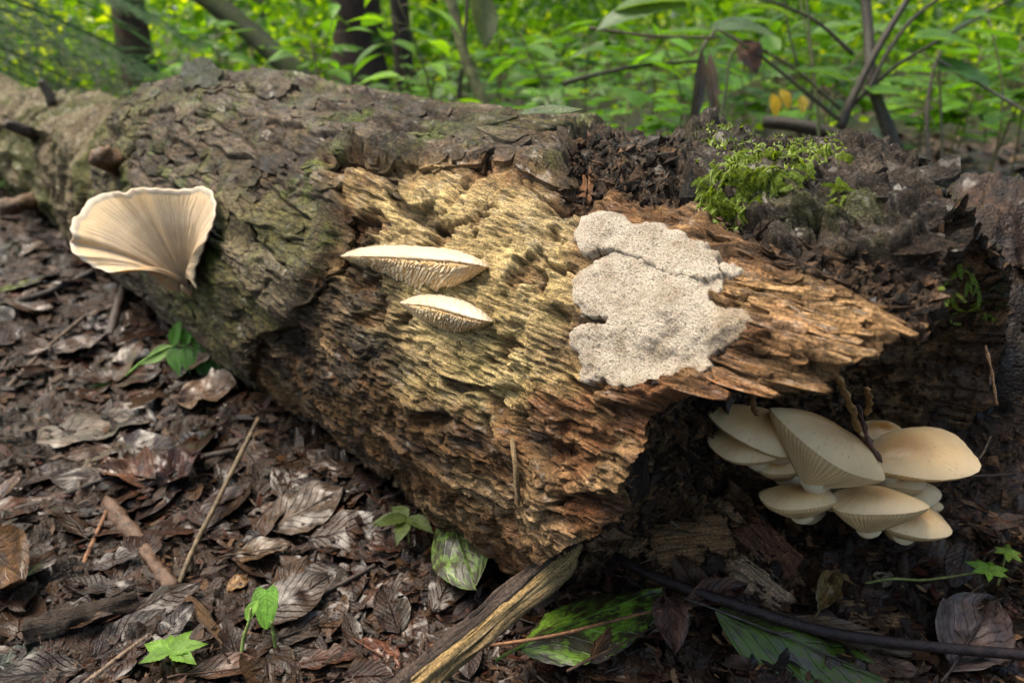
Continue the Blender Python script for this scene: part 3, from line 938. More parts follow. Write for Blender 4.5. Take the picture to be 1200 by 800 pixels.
zc_low = [(150, 268), (110, 290), (80, 330), (78, 370), (85, 415), (110, 455), (150, 482), (185, 488), (216, 478), (206, 492), (150, 490), (110, 495), (75, 520), (58, 550), (60, 580), (85, 610), (80, 630),
          (90, 660), (75, 690), (82, 718), (110, 730), (150, 720), (190, 715), (212, 738), (245, 752), (262, 755), (276, 738), (300, 752), (330, 755), (352, 740), (378, 752), (410, 745), (440, 716), (480, 718),
          (540, 705), (590, 700), (628, 672), (612, 645), (650, 622), (700, 600), (750, 575), (792, 545), (803, 520), (780, 485), (740, 465), (700, 458), (665, 462), (640, 440), (612, 424), (640, 412), (668, 388),
          (664, 345), (640, 300), (560, 250), (400, 210), (250, 205)]
zc_up = [(118, 125), (122, 96), (150, 75), (200, 66), (250, 64), (285, 82), (302, 106), (322, 115), (370, 110), (402, 106), (440, 122), (462, 140), (492, 138), (522, 152), (526, 172), (566, 178), (606, 192),
         (604, 222), (632, 232), (656, 250), (652, 292), (664, 330), (640, 352), (600, 348), (540, 340), (480, 325), (430, 305), (390, 282), (345, 258), (300, 240), (240, 226), (190, 230), (148, 248), (128, 238), (105, 216), (94, 186), (98, 150)]
zc_s = [(640, 300), (668, 286), (710, 290), (745, 306), (748, 328), (722, 346), (690, 336), (668, 330)]
crust_sheet('pore_sheet', zoomed(zc_low, 640, 220, 3.2), 0.0024, 12)
crust_sheet('upper_lobe', zoomed(zc_up, 640, 220, 3.2), 0.0034, 11, 0.0020, label='overlapping upper lobe of the crust with a thick lower edge')
crust_sheet('side_lobe', zoomed(zc_s, 640, 220, 3.2), 0.003, 6, 0.002, lobe=0.4, label='small pale side lobe with a brown underside')

# --- two toothed brackets on the yellow wood
def bracket(name, top, rim, bot, out, seed, label):
    n = 150
    T = spline(top, n); Rm = spline(rim, n); Bo = spline(bot, n)
    t = np.linspace(0, 1, n)
    hitd = lambda x, y: project(log_hit(x, y)[0])[2]
    ks = np.linspace(0, n - 1, 13).astype(int)
    dA = np.interp(t, t[ks], [hitd(*T[k]) for k in ks]); dB = np.interp(t, t[ks], [hitd(*Bo[k]) for k in ks])
    ker = np.ones(31) / 31
    sm = lambda a: np.convolve(np.pad(a, 15, 'edge'), ker, 'valid')
    dA, dB = sm(dA) + 0.004, sm(dB) + 0.004
    env = np.sin(np.pi * np.clip(t, 0.004, .996)) ** 0.6
    dR = np.minimum(dA, dB) - 0.004 - out * env
    pt = lambda XY, d: np.array([at(x, y, q) for (x, y), q in zip(XY, d)])
    A, Rr, Bb = pt(T, dA), pt(Rm, dR), pt(Bo, dB)
    org = A[n // 2]
    root = empty(name, org)
    tag(root, label, 'fungus', 'toothed bracket fungi on the yellow wood')
    # upper skin, rolled over the rim
    m = 16
    w = np.linspace(0, 1, m)
    top_g = A[None] * (1 - w)[:, None, None] + Rr[None] * w[:, None, None]
    upv = np.array([0, 0, 1.0])
    top_g = top_g + (0.004 * np.sin(np.pi * w) ** .8)[:, None, None] * upv * env[None, :, None]
    lip = Rr - upv * 0.0022 * env[:, None] - FWD * 0.0
    inn = Rr * 0.9 + Bb * 0.1 - upv * 0.0022 * env[:, None] + FWD * 0.002
    top_g = np.concatenate([top_g, (Rr * .5 + lip * .5 - FWD * .0008)[None], lip[None], inn[None]])
    Tm, Wm = np.meshgrid(t, np.linspace(0, 1.2, len(top_g)), indexing='xy')
    top_g = top_g + 0.0012 * fbm(Tm * 40, Wm * 12 + seed, 3, seed)[..., None] * upv
    c = np.empty(top_g.shape, np.float32); c[:] = (0.47, 0.39, 0.29)
    c = mixc(c, sstep(0.95, 1.1, Wm) * 0.5, (0.72, 0.55, 0.32))
    c = mixc(c, sstep(.2, .5, fbm(Tm * 60, Wm * 30, 3, 4)) * .3, (0.62, 0.48, 0.33))
    me = mesh_np('cap', top_g - org, grid_faces(len(top_g), n), cols=c)
    o = obj('cap', me, M['oyster'], root); o['label'] = 'thin white upper skin'
    # flesh under the rim
    mu = 34; nn = 420
    u = np.linspace(0, 1, mu); tt = np.linspace(0, 1, nn)
    rs = lambda G: np.stack([np.interp(tt, t, G[:, k]) for k in range(3)], -1)
    R2, B2, e2 = rs(lip), rs(Bb), np.interp(tt, t, env)
    und = R2[None] * (1 - u)[:, None, None] + B2[None] * u[:, None, None]
    und = und - FWD * (0.006 * np.sin(np.pi * u) ** .8)[:, None, None] * e2[None, :, None]
    Tm, Um = np.meshgrid(tt, u, indexing='xy')
    wv = fbm(Tm * 12, Um * 4, 2, seed + 3) * 1.6
    ncell = 46
    f1, f2, cid_, dx_, dy_ = worley(Tm * ncell + wv, Um * 2.2 + wv, seed + 2)
    teeth = sstep(0.05, 0.45, f2 - f1) * (0.55 + .6 * cid_) + .5 * (1 - 2 * np.abs(((Tm * ncell * 1.3 + wv * 2) % 1) - .5))
    und = und - FWD * (0.0016 * teeth * np.sin(np.pi * np.clip(Um * 1.05, 0, 1)) ** .4)[..., None] * e2[None, :, None]
    und = und - np.array([0, 0, 1.0]) * (0.0012 * teeth)[..., None] * e2[None, :, None]
    c = np.empty(und.shape, np.float32); c[:] = (0.62, 0.41, 0.19)
    c = mixc(c, sstep(.3, .9, teeth), (0.78, 0.63, 0.42))
    c = mixc(c, sstep(.25, 0, Um) * .6, (0.66, 0.36, 0.12))
    me = mesh_np('teeth', und - org, grid_faces(mu, nn), cols=c)
    o = obj('teeth', me, M['gill'], root); o['label'] = 'tan toothed underside'
bracket('bracket_fungus', [(397, 299), (425, 291), (470, 289), (520, 294), (550, 301), (573, 312)], [(397, 300), (440, 299), (485, 301), (530, 304), (555, 308), (573, 313)],
        [(397, 302), (440, 318), (470, 332), (500, 341), (535, 335), (573, 315)], 0.040, 2, 'upper and wider of two white toothed brackets on the yellow wood')
bracket('bracket_fungus', [(469, 354), (485, 348), (508, 346), (535, 351), (558, 361), (578, 376)], [(469, 355), (495, 356), (520, 361), (545, 368), (562, 373), (578, 377)],
        [(469, 356), (490, 373), (512, 383), (532, 389), (556, 386), (578, 378)], 0.030, 4, 'lower and smaller of two white toothed brackets on the yellow wood')

# --- big fan seen from its gilled side, left of the bark
def fan():
    z = [(800, 690), (785, 640), (788, 580), (830, 480), (862, 380), (888, 330), (905, 270), (912, 200), (892, 130), (840, 95), (780, 110), (700, 118), (600, 112), (500, 106), (430, 108), (392, 138), (360, 128), (300, 130),
         (220, 150), (160, 190), (130, 252), (86, 280), (68, 340), (84, 392), (66, 425), (74, 465), (120, 512), (200, 562), (280, 590), (350, 600), (415, 588), (450, 568), (500, 580), (560, 632), (640, 690), (700, 710)]
    mpx = np.array(zoomed(z, 70, 200, 5.0))
    n = 460
    seg = np.concatenate([[0], np.cumsum(np.linalg.norm(np.diff(mpx, axis=0), axis=1))]); seg /= seg[-1]
    t = np.linspace(0, 1, n)
    Mx = np.stack([np.interp(t, seg, mpx[:, 0]), np.interp(t, seg, mpx[:, 1])], -1)
    ker = np.hanning(9); ker /= ker.sum()
    for k in range(2): Mx[:, k] = np.convolve(np.pad(Mx[:, k], 4, 'edge'), ker, 'valid')
    Mx += 0.5 * np.stack([np.sin(t * 210), np.cos(t * 187)], -1)
    bx, by = 70 + 760 / 5, 200 + 704 / 5
    hd = log_hit(bx + 4, by - 6)
    d0 = project(hd[0])[2] - 0.004
    # how far each stretch of the margin leans toward the camera
    lean = np.interp(t, [0, .12, .3, .5, .62, .72, .82, .9, 1], [0.05, 0.085, 0.05, 0.04, 0.07, 0.095, 0.10, 0.05, 0.012])
    m = 46
    u = np.linspace(0, 1, m)
    base = np.array([bx, by]); ctrl = base + np.array([-26, -62])
    k0 = (1 - u) ** 2; k1 = 2 * u * (1 - u); k2 = u ** 2
    ct = base + 0.45 * (Mx - base) * 0.55 + 0.45 * (ctrl - base)
    XY = k0[:, None, None] * base + k1[:, None, None] * ct[None] + k2[:, None, None] * Mx[None]
    dep = d0 - lean[None, :] * (u ** 1.2)[:, None] - 0.014 * np.sin(np.pi * u)[:, None] ** 1.0
    Um, Tm = np.meshgrid(u, t, indexing='ij')
    fold = 0.011 * np.exp(-((Tm - .435 - .02 * (1 - Um)) / .018) ** 2) * Um + 0.010 * np.exp(-((Tm - .685) / .018) ** 2) * Um
    dep = dep + fold + 0.006 * np.sin(Tm * 26) * Um ** 2
    P = CAM + dep[..., None] * (FWD + RIGHT * ((XY[..., 0:1] - 600) / FOC) + UP * ((400 - XY[..., 1:2]) / FOC))
    org = at(bx, by, d0)
    root = empty('fan_mushroom', org)
    tag(root, 'large cream fan mushroom showing its gills, on the bark side of the log', 'mushroom')
    # gilled face
    ph = Tm * 104 + 1.2 * fbm(Tm * 30, Um * 4, 2, 3)
    g = np.abs(((ph) % 1) - .5) * 2
    g2 = np.abs(((ph * 2 + .25) % 1) - .5) * 2
    gill = np.where(Um > .55, np.maximum(g, .8 * g2 * sstep(.55, .7, Um)), g) * sstep(0.02, .2, Um) * sstep(1.0, .90, Um)
    G = P - FWD * (0.0013 * gill)[..., None]
    c = np.empty(G.shape, np.float32); c[:] = (0.46, 0.34, 0.21)
    c = mixc(c, sstep(.3, .95, gill), (0.52, 0.41, 0.28))
    c = mixc(c, sstep(.72, .95, Um) * sstep(.2, .3, Tm) * .55, (0.60, 0.42, 0.21))
    c = mixc(c, sstep(.96, 1, Um) * .8, (0.46, 0.38, 0.28))
    c = mixc(c, sstep(.80, .86, Tm) * sstep(.97, .92, Tm) * sstep(.6, .9, Um) * .8, (0.62, 0.33, 0.13))
    c = mixc(c, sstep(.35, 0, Um) * .5, (0.50, 0.42, 0.32))
    o = obj('gills', mesh_np('gills', G - org, grid_faces(m, n), cols=c), M['gill'], root); o['label'] = 'cream gills fanning out from the stalk'
    # cap behind, with a rounded margin
    th = 0.003 + 0.010 * np.sin(np.pi * np.clip(1 - u, 0, 1) * .5)
    Q = P + FWD * th[:, None, None]
    rim1 = P[-1] - FWD * 0.0012; rim2 = P[-1] * 1.0 + FWD * 0.0012
    outv = P[-1] - P[-3]; outv /= np.linalg.norm(outv, axis=1)[:, None] + 1e-9
    K = np.concatenate([P[-3:-2] - FWD * .0004, (P[-1] - outv * .0008 - FWD * .0014)[None], (P[-1] + outv * .0014)[None], (P[-1] + FWD * .003 + outv * .0008)[None], Q[::-1][1:]])
    c = np.empty(K.shape, np.float32); c[:] = (0.44, 0.36, 0.26)
    o = obj('cap', mesh_np('cap', K - org, grid_faces(len(K), n), cols=c), M['oyster'], root)
    # short stalk into the wood
    st = spline([at(bx - 4, by - 12, d0 + .004), at(bx + 3, by - 2, d0 + .02), at(bx + 12, by + 2, d0 + .06)], 8)
    V, Fq, Ft, UV = tube_arrays(st - org, np.linspace(0.010, 0.007, 8), 16, 0.06)
    obj('stalk', mesh_np('stalk', V, Fq, Ft, cols=np.tile([.48, .36, .23], (len(V), 1))), M['gill'], root)
fan()

# --- oyster mushrooms in the hollow
def oyster(name, cx, cy, depth, a, b, ang, N, dome, under, stem, label, egg=0.15, off=(-0.25, 0.0), tone=0.0, seed=0, slen=0.05, wav=0.035, lipc=None):
    """cap centre in the photograph, distance, half length and half width in metres, direction of the long axis on the picture, cap normal (right, up, toward)"""
    C = at(cx, cy, depth)
    Nw = camdir(*N)
    X = camdir(math.cos(R_(ang)), math.sin(R_(ang)), 0.0)
    X = unit(X - (X @ Nw) * Nw); Yv = np.cross(Nw, X)
    nt, nr = 308, 22
    th = np.linspace(0, 2 * np.pi, nt, endpoint=False)
    w = 1 + wav * np.sin(3 * th + seed) + wav * .7 * np.sin(5 * th + seed * 2.1) + 0.004 * np.sin(23 * th)
    ox = a * np.cos(th) * w; oy = b * np.sin(th) * (1 + egg * np.cos(th)) * w
    rho = np.linspace(0, 1, nr) ** 0.75
    sx, sy = off[0] * a, off[1] * b
    frame = lambda x, y, zz: x[..., None] * X + y[..., None] * Yv + zz[..., None] * Nw
    Rh, Th = np.meshgrid(rho, th, indexing='ij')
    xx = sx * (1 - Rh) * .6 + Rh * ox; yy = sy * (1 - Rh) * .6 + Rh * oy
    rimz = 0.06 * a * np.sin(2 * Th + seed) * Rh ** 2
    zt = dome * (1 - Rh ** 2.3) + rimz + 0.012 * a * fbm(xx * 60 + seed, yy * 60, 3, seed) - 0.10 * dome * np.exp(-((xx - sx) ** 2 + (yy - sy) ** 2) / (0.2 * a) ** 2)
    top = frame(xx, yy, zt)
    c = np.empty(top.shape, np.float32); c[:] = (0.70, 0.47, 0.225)
    c = mixc(c, sstep(.9, .1, Rh + .35 * (xx - sx) / a) * (.72 + tone), (0.40, 0.20, 0.06))
    c = mixc(c, sstep(.55, .95, Rh) * .5, (0.80, 0.61, 0.37))
    c = c * (1 + 0.03 * fbm(Th * 14, Rh * 3, 3, seed + 2))[..., None]
    sp = (worley(xx * 260 + seed, yy * 260, 3)[0] < .10) * (vnoise(xx * 90, yy * 90, 5 + seed) > .6)
    c = mixc(c, sp * .5, (0.20, 0.12, 0.06))
    root = empty(name, C)
    tag(root, label, 'mushroom', 'oyster mushrooms in the hollow end')
    obj('cap', mesh_np('cap', top, grid_faces(nr, nt, True), cols=c), M['oyster'], root)
    # gills running down to the stalk
    ru = np.linspace(1.0, .16, 24); Ru, Tu = np.meshgrid(ru, th, indexing='ij')
    f = (1 - Ru)
    gx = sx * f * 1.1 + Ru * ox; gy = sy * f * 1.1 + Ru * oy
    gg = np.abs(((Tu / 6.28318 * 77 + .4 * np.sin(Tu * 7)) % 1) - .5) * 2
    gz = rimz[-1][None] * Ru - .0016 * sstep(0, .05, f) - under * f ** 0.9 - 0.0015 * gg * np.sin(np.pi * np.clip(f * 1.1, 0, 1)) ** .5
    gl = frame(gx, gy, gz)
    gc = np.empty(gl.shape, np.float32); gc[:] = (0.53, 0.35, 0.16)
    gc = mixc(gc, sstep(.2, .9, gg), (0.70, 0.50, 0.27))
    obj('gills', mesh_np('gills', gl, grid_faces(len(ru), nt, True), cols=gc), M['gill'], root)
    # stalk
    e0 = sx * X * 1.0 + sy * Yv - Nw * under * .75
    hh = log_hit(stem[0], stem[1]); dd = np.linalg.norm(ground_hit(stem[0], stem[1]) - CAM)
    if hh is not None: dd = min(dd, np.linalg.norm(hh[0] - CAM))
    tgt = CAM + ray(stem[0], stem[1]) * max(dd + .012, depth + .03) - C
    r0 = 0.19 * min(a, b) + 0.004
    midp = e0 * .5 + tgt * .5 - Nw * under * .25
    path = spline([e0, midp, tgt], 9)
    V, Fq, Ft, UV = tube_arrays(path, np.linspace(r0 * 1.15, r0 * .8, 9), 18, 0.04, seed)
    cs = np.empty((len(V), 3), np.float32); cs[:] = (0.60, 0.49, 0.32)
    obj('stalk', mesh_np('stalk', V, Fq, Ft, cols=cs), M['gill'], root)
DO = 0.0
px = 0.60 / FOC
oys = [
    (886, 500, .570, 60 * px, 33 * px, -36, (.10, .78, .62), .013, .016, (985, 575, .67), 'long pale oyster mushroom cap, topmost at the cluster\'s end beneath the wood shelf', .10, (.35, 0), 0.0),
    (964, 520, .550, 70 * px, 30 * px, -42, (.46, .80, .36), .018, .030, (990, 592, .66), 'steeply tilted oyster mushroom showing deep gills, middle of the cluster', .05, (.15, -.35), 0.1),
    (873, 521, .580, 42 * px, 27 * px, -24, (-.05, .80, .60), .010, .014, (950, 570, .67), 'oyster mushroom cap tucked just under the long topmost one', .05, (.3, 0), 0.05),
    (912, 546, .595, 26 * px, 16 * px, -14, (0, .86, .45), .006, .012, (960, 572, .67), 'small shaded oyster mushroom lowest under the two long tilted caps', .05, (.3, 0), 0.1),
    (1038, 507, .615, 31 * px, 21 * px, -22, (.05, .82, .56), .007, .012, (1015, 560, .67), 'small tan oyster mushroom behind the large flat cap', .0, (-.2, 0), 0.5),
    (1080, 533, .590, 68 * px, 42 * px, 12, (.0, .80, .60), .013, .016, (1010, 585, .66), 'largest oyster mushroom with a broad smooth cap, jutting toward the dark soil bank', .10, (-.55, 0), 0.15),
    (1052, 566, .605, 34 * px, 18 * px, 2, (0, .97, .20), .007, .014, (1010, 595, .66), 'oyster mushroom almost hidden beneath the largest flat cap', .0, (-.2, 0), 0.1),
    (1072, 577, .615, 31 * px, 22 * px, 6, (.05, .85, .52), .008, .012, (1020, 600, .66), 'rounded oyster mushroom directly below the largest flat cap', .1, (-.4, 0), 0.2),
    (1088, 591, .618, 17 * px, 12 * px, -4, (.05, .85, .50), .005, .008, (1030, 605, .66), 'tiny oyster mushroom squeezed between two round caps', .0, (-.3, 0), 0.1),
    (936, 583, .570, 44 * px, 27 * px, -7, (-.02, .97, .24), .008, .016, (962, 596, .62), 'separate thin flat oyster mushroom on a short stalk near the wood chips', .0, (.1, .1), -0.1),
    (1030, 588, .560, 52 * px, 32 * px, -4, (.0, .96, .27), .009, .024, (1015, 606, .62), 'wide flat oyster mushroom with gills showing, low in the cluster', .0, (-.15, 0), -0.05),
    (1076, 612, .575, 37 * px, 26 * px, 8, (.03, .84, .54), .010, .014, (1040, 612, .62), 'lowest oyster mushroom with a smooth oval cap just above the soil', .08, (-.3, 0), 0.1),
]
for k, (cx, cy, dp, a, b, ang, N, dome, under, stem, lab, egg, off, tone) in enumerate(oys):
    oyster('oyster_mushroom', cx, cy, dp, a, b, ang, N, dome, under, stem, lab, egg, off, tone, k)

# ------------------------------------------------------------------ loose bark, splinters and stubs on the log
def surf(s, ph, dr=0.0):
    i, j = log_sample(np.atleast_1d(s), np.atleast_1d(ph))
    return log_point(np.atleast_1d(s), np.atleast_1d(ph), D_SOFT[i, j] + dr), LOGC[i, j]

def flake(name, s0, ph0, ls, lv, thick, tilt_s, tilt_v, seed, mat, lift=0.001, shade=1.0, nseg=15, jag=0.35, yaw=0.0, tint=None, parent=None):
    """one thin shard lying on the log: ls, lv half sizes along and round it; tilts lift its edges"""
    r = np.random.default_rng(seed)
    an = np.linspace(0, 2 * np.pi, nseg, endpoint=False) + r.uniform(-.1, .1, nseg)
    k = 1 + jag * r.uniform(-1, 1, nseg)
    k = .5 * k + .25 * np.roll(k, 1) + .25 * np.roll(k, -1)
    sq = 1 / np.maximum(np.abs(np.cos(an)), np.abs(np.sin(an))) ** 0.6
    ds0 = ls * np.cos(an) * k * sq; dv0 = lv * np.sin(an) * k * sq
    cy, sy = math.cos(yaw), math.sin(yaw)
    V = []; Cc = []; UVs = []; LC = []
    tk = thick * (1 + .3 * r.uniform(-1, 1, nseg))
    for rr, kind in [(1.0, 'b'), (1.0, 't'), (1.0, 't'), (0.66, 't'), (0.33, 't'), (0.0, 't')]:
        ds = ds0 * rr; dv = dv0 * rr
        ds, dv = ds * cy - dv * sy, ds * sy + dv * cy
        th = tk
        if rr == 0: ds, dv, th = ds[:1], dv[:1], tk[:1]
        h = lift + tilt_s * ds / ls + tilt_v * dv / lv
        h = np.maximum(h, -0.002) + (th * (1 + .25 * (1 - rr)) if kind == 't' else -0.0015)
        i, j = log_sample(s0 + ds, ph0 + dv / L_R)
        P = log_point(s0 + ds, ph0 + dv / L_R, .6 * D_SOFT[i, j] + .4 * D[i, j] + h); c = LOGC[i, j]
        V.append(P); Cc.append(c); UVs.append(np.stack([s0 + ds, ph0 * L_R + dv], -1)); LC.append(np.stack([s0 + ds, ph0 * L_R + dv, h * 2 + seed % 7], -1))
    V = np.vstack(V); Cc = np.vstack(Cc)
    cm = Cc.mean(0)
    Cc = (0.5 * Cc + 0.5 * cm) * shade
    if tint is not None: Cc = Cc * .4 + np.array(tint) * .6
    n = nseg; Fq = []; Ft = []
    for a in (0, 2, 3):
        for j in range(n):
            j1 = (j + 1) % n
            Fq.append((a * n + j, a * n + j1, (a + 1) * n + j1, (a + 1) * n + j))
    for j in range(n): Ft.append((4 * n + j, 4 * n + (j + 1) % n, 5 * n))
    me = mesh_np(name, V - LOG0, Fq, Ft, cols=Cc, uvs=np.vstack(UVs), vecs={'lc': np.vstack(LC)})
    return obj(name, me, M[mat], parent or fallen_log)

def grid_pick(mask, n, seed):
    """random grid cells where mask > .5, even in picture area"""
    r = np.random.default_rng(seed)
    i, j = np.nonzero(mask > 0.5)
    k = r.choice(len(i), n, replace=False)
    return S[i[k], j[k]], PH[i[k], j[k]]
seen = (FACING > 0.16) & (PX > -20) & (PX < 1200)
dist_log = np.linalg.norm(LOGP - CAM, axis=-1)
r4 = np.random.default_rng(4)
s_, p_ = grid_pick(B * seen * (PX > 150), 170, 1)
for k in range(170):
    z = r4.random()
    ls = 0.008 + 0.026 * z ** 2; lv = ls * r4.uniform(.22, .5)
    flake('bark_flake', s_[k], p_[k], ls, lv, 0.0010 + .0016 * r4.random(), r4.uniform(-.001, .002), r4.uniform(-.001, .002), 100 + k, 'bark', 0.0004, r4.uniform(.75, 1.35), yaw=r4.uniform(-.3, .3), parent=LOGPART['bark'])
edge = (np.abs(B0 - 6) < 9) & (old < .5) & seen & (PX > 280)
s_, p_ = grid_pick(edge, 50, 2)
for k in range(50):
    ls = r4.uniform(.006, .018)
    flake('bark_flake', s_[k], p_[k], ls, ls * r4.uniform(.5, .8), 0.0025, r4.uniform(-.001, .004), r4.uniform(-.003, .003), 400 + k, 'bark', 0.004, r4.uniform(.7, 1.15), yaw=r4.uniform(-.6, .6), parent=LOGPART['bark'])
s_, p_ = grid_pick(np.maximum(slab, topdark) * seen, 110, 3)
for k in range(110):
    ls = r4.uniform(.005, .018)
    flake('bark_flake', s_[k], p_[k], ls, ls * r4.uniform(.25, .55), 0.0014, r4.uniform(-.001, .002), r4.uniform(-.001, .002), 500 + k, 'bark', 0.0006, r4.uniform(.7, 1.5), yaw=r4.uniform(-.6, .6), parent=LOGPART['rotten_wood'])
s_, p_ = grid_pick(wd * seen * (1 - black) * (sd_und < -10) * (drim > .3) * (1 - old) * (1 - .6 * yellow), 150, 5)
for k in range(150):
    ls = r4.uniform(.004, .018)
    flake('splinter', s_[k], p_[k], ls, r4.uniform(.0008, .0022), 0.0010, r4.choice([-1, 1]) * r4.uniform(.000, .003), 0.0, 700 + k, 'wood', 0.0004, r4.uniform(.6, 1.35), nseg=10, jag=.25, yaw=r4.uniform(-.12, .12), parent=LOGPART['bare_wood'])
s_, p_ = grid_pick(shelf * seen * (sd_und < -16) * (drim > .1), 60, 6)
for k in range(60):
    ls = r4.uniform(.008, .024)
    flake('splinter', s_[k], p_[k], ls, r4.uniform(.0012, .004), 0.0018, r4.uniform(-.003, .002), 0.0, 1000 + k, 'wood', 0.002, r4.uniform(.7, 1.4), nseg=12, jag=.25, yaw=r4.uniform(-.15, .15), parent=LOGPART['bare_wood'])
hx = log_coords(log_hit(240, 98)[0])
o = flake('bark_slab', hx[0], hx[1], .066, .022, .005, .007, .003, 77, 'bark', 0.009, .5, nseg=34, jag=.45, yaw=.15, parent=LOGPART['bark']); o['label'] = 'thick dark slab of loose bark standing up on the crest'
hx = log_coords(log_hit(318, 104)[0])
o = flake('bark_slab', hx[0], hx[1], .045, .014, .006, .005, .004, 78, 'bark', 0.004, .9, nseg=26, jag=.5, parent=LOGPART['bark'])

def stub(pts, r0, r1, label, colr):
    P = np.array([at(*q) for q in pts])
    path = spline(P, 10)
    o = tube('branch_stub', path - LOG0, np.linspace(r0, r1, 10), M['twig'], fallen_log, 18, 0.35, len(label), 45, color=colr)
    o['label'] = label
def hit_depth(x, y, default):
    h = log_hit(x, y)
    return default if h is None else project(h[0])[2]
d1 = hit_depth(45, 165, 1.9)
stub([(62, 165, d1 + .05), (35, 155, d1 - .01), (6, 146, d1 - .05)], .016, .009, 'dark branch stub pointing off the far barkless stretch', (.045, .032, .022))
d2_ = hit_depth(135, 192, 1.35)
stub([(150, 196, d2_ + .05), (128, 189, d2_ - .02), (112, 184, d2_ - .06)], .024, .012, 'broken rust-brown branch stub beside a knot hole', (.13, .075, .040))
d3 = hit_depth(30, 215, 1.8)
stub([(45, 232, d3 + .06), (22, 240, d3 - .06), (0, 244, d3 - .10)], .018, .013, 'pale branch stub low on the far stretch', (.15, .10, .065))
d4 = hit_depth(62, 124, 1.9)
stub([(64, 122, d4), (55, 106, d4 - .01), (48, 95, d4 - .02)], .014, .009, 'short upright stub on the far crest', (.06, .045, .03))

# strips of wood and root fibre hanging in the hollow
for k, (pts, w, cl, lb) in enumerate([([(980, 440, .47), (990, 460, .49), (998, 480, .51), (1006, 505, .525)], .0028, (.30, .17, .06), 'ochre strip of wood hanging from the shelf into the mushrooms'),
                                      ([(1006, 476, .53), (1012, 500, .535), (1020, 522, .54), (1032, 540, .545)], .0032, (.11, .055, .045), 'dark fibre ending in a pale tip on the largest cap'),
                                      ([(1016, 455, .52), (1018, 470, .54), (1015, 486, .56)], .0022, (.28, .15, .05), None),
                                      ([(885, 455, .45), (882, 472, .50), (886, 486, .55)], .0018, (.20, .11, .05), None),
                                      ([(1155, 405, .58), (1163, 440, .575), (1168, 475, .57)], .0016, (.16, .10, .06), None)]):
    pts = [at(*q) for q in pts]
    o = tube('wood_strip', spline(pts, 14) - LOG0, w * (1 + .3 * np.sin(np.arange(14) * 1.7 + k)), M['chip'], fallen_log, 8, 0.35, k, 90, .45, color=cl)
    if lb: o['label'] = lb
o = tube('wood_strip', spline([log_hit(600, 512)[0] - FWD * .004, log_hit(604, 545)[0] - FWD * .012, log_hit(608, 590)[0] - FWD * .004], 14) - LOG0, np.r_[.001, np.full(12, .0035), .001], M['stick'], fallen_log, 8, .2, 3, 60, .5, color=(.40, .27, .14))
o['label'] = 'loose pale splinter hanging down the bare wood'
for k, (xa, ya, xb, yb) in enumerate([(686, 240, 692, 196), (679, 232, 684, 206)]):
    tube('wood_strip', spline([log_hit(xa, ya)[0] - FWD * .002, log_hit((xa + xb) / 2 + 3, (ya + yb) / 2)[0] - FWD * .006, log_hit(xb, yb)[0] - FWD * .002], 12) - LOG0, np.linspace(.0042, .0008, 12), M['stick'], fallen_log, 9, .5, k, 120, .35, color=(.24, .115, .05))

def crumbs(name, P, Nn, size, colr, mat, parent, seed, org):
    """many small angular lumps, one mesh"""
    r = np.random.default_rng(seed)
    n = len(P)
    b = np.array([(1, 0, 0), (-1, 0, 0), (0, 1, 0), (0, -1, 0), (0, 0, 1), (0, 0, -1)], float)
    tri = np.array([(0, 2, 4), (2, 1, 4), (1, 3, 4), (3, 0, 4), (2, 0, 5), (1, 2, 5), (3, 1, 5), (0, 3, 5)])
    sz = size * r.lognormal(0, .45, n)
    sc = np.stack([sz * r.uniform(.7, 1.8, n), sz * r.uniform(.5, 1.0, n), sz * r.uniform(.3, .7, n)], -1)
    q = r.normal(size=(n, 4)); q /= np.linalg.norm(q, axis=1)[:, None]
    w, x, y, z = q.T
    Rm = np.stack([1 - 2 * (y * y + z * z), 2 * (x * y - z * w), 2 * (x * z + y * w), 2 * (x * y + z * w), 1 - 2 * (x * x + z * z), 2 * (y * z - x * w), 2 * (x * z - y * w), 2 * (y * z + x * w), 1 - 2 * (x * x + y * y)], -1).reshape(n, 3, 3)
    V = b[None] * sc[:, None] * (1 + .35 * r.uniform(-1, 1, (n, 6, 1)))
    V = np.einsum('nij,nkj->nki', Rm, V) + P[:, None] + Nn[:, None] * sz[:, None, None] * .3
    F = (tri[None] + 6 * np.arange(n)[:, None, None]).reshape(-1, 3)
    base = np.array(colr)[r.integers(0, len(colr), n)] * r.uniform(.6, 1.4, (n, 1))
    me = mesh_np(name, V.reshape(-1, 3) - org, Ft=F, cols=np.repeat(base, 6, 0), smooth=False)
    o = obj(name, me, M[mat], parent)
    if parent is None: o.location = org
    return o
ii = r4.integers(3, 135, 5200); jj = r4.integers(0, len(GP), 5200)
P_ = HOLP[ii, jj]; vis = (P_[:, 2] > 0.0)
o = crumbs('rotten_crumbs', P_[vis], np.tile(-L_A, (vis.sum(), 1)), .0032, [(.05, .03, .018), (.10, .055, .028), (.03, .02, .014), (.17, .10, .05)], 'rot', LOGPART['hollow_end'], 1, LOG0)
tag(o, kind='stuff')
ii, jj = np.nonzero((black > .6) & (slab < .4) & seen); k = r4.choice(len(ii), 1500)
o = crumbs('rotten_crumbs', LOGP[ii[k], jj[k]], np.tile(L_U, (len(k), 1)), .0026, [(.04, .027, .019), (.08, .05, .03), (.025, .018, .013), (.14, .08, .045)], 'rot', LOGPART['rotten_wood'], 2, LOG0)
tag(o, kind='stuff')

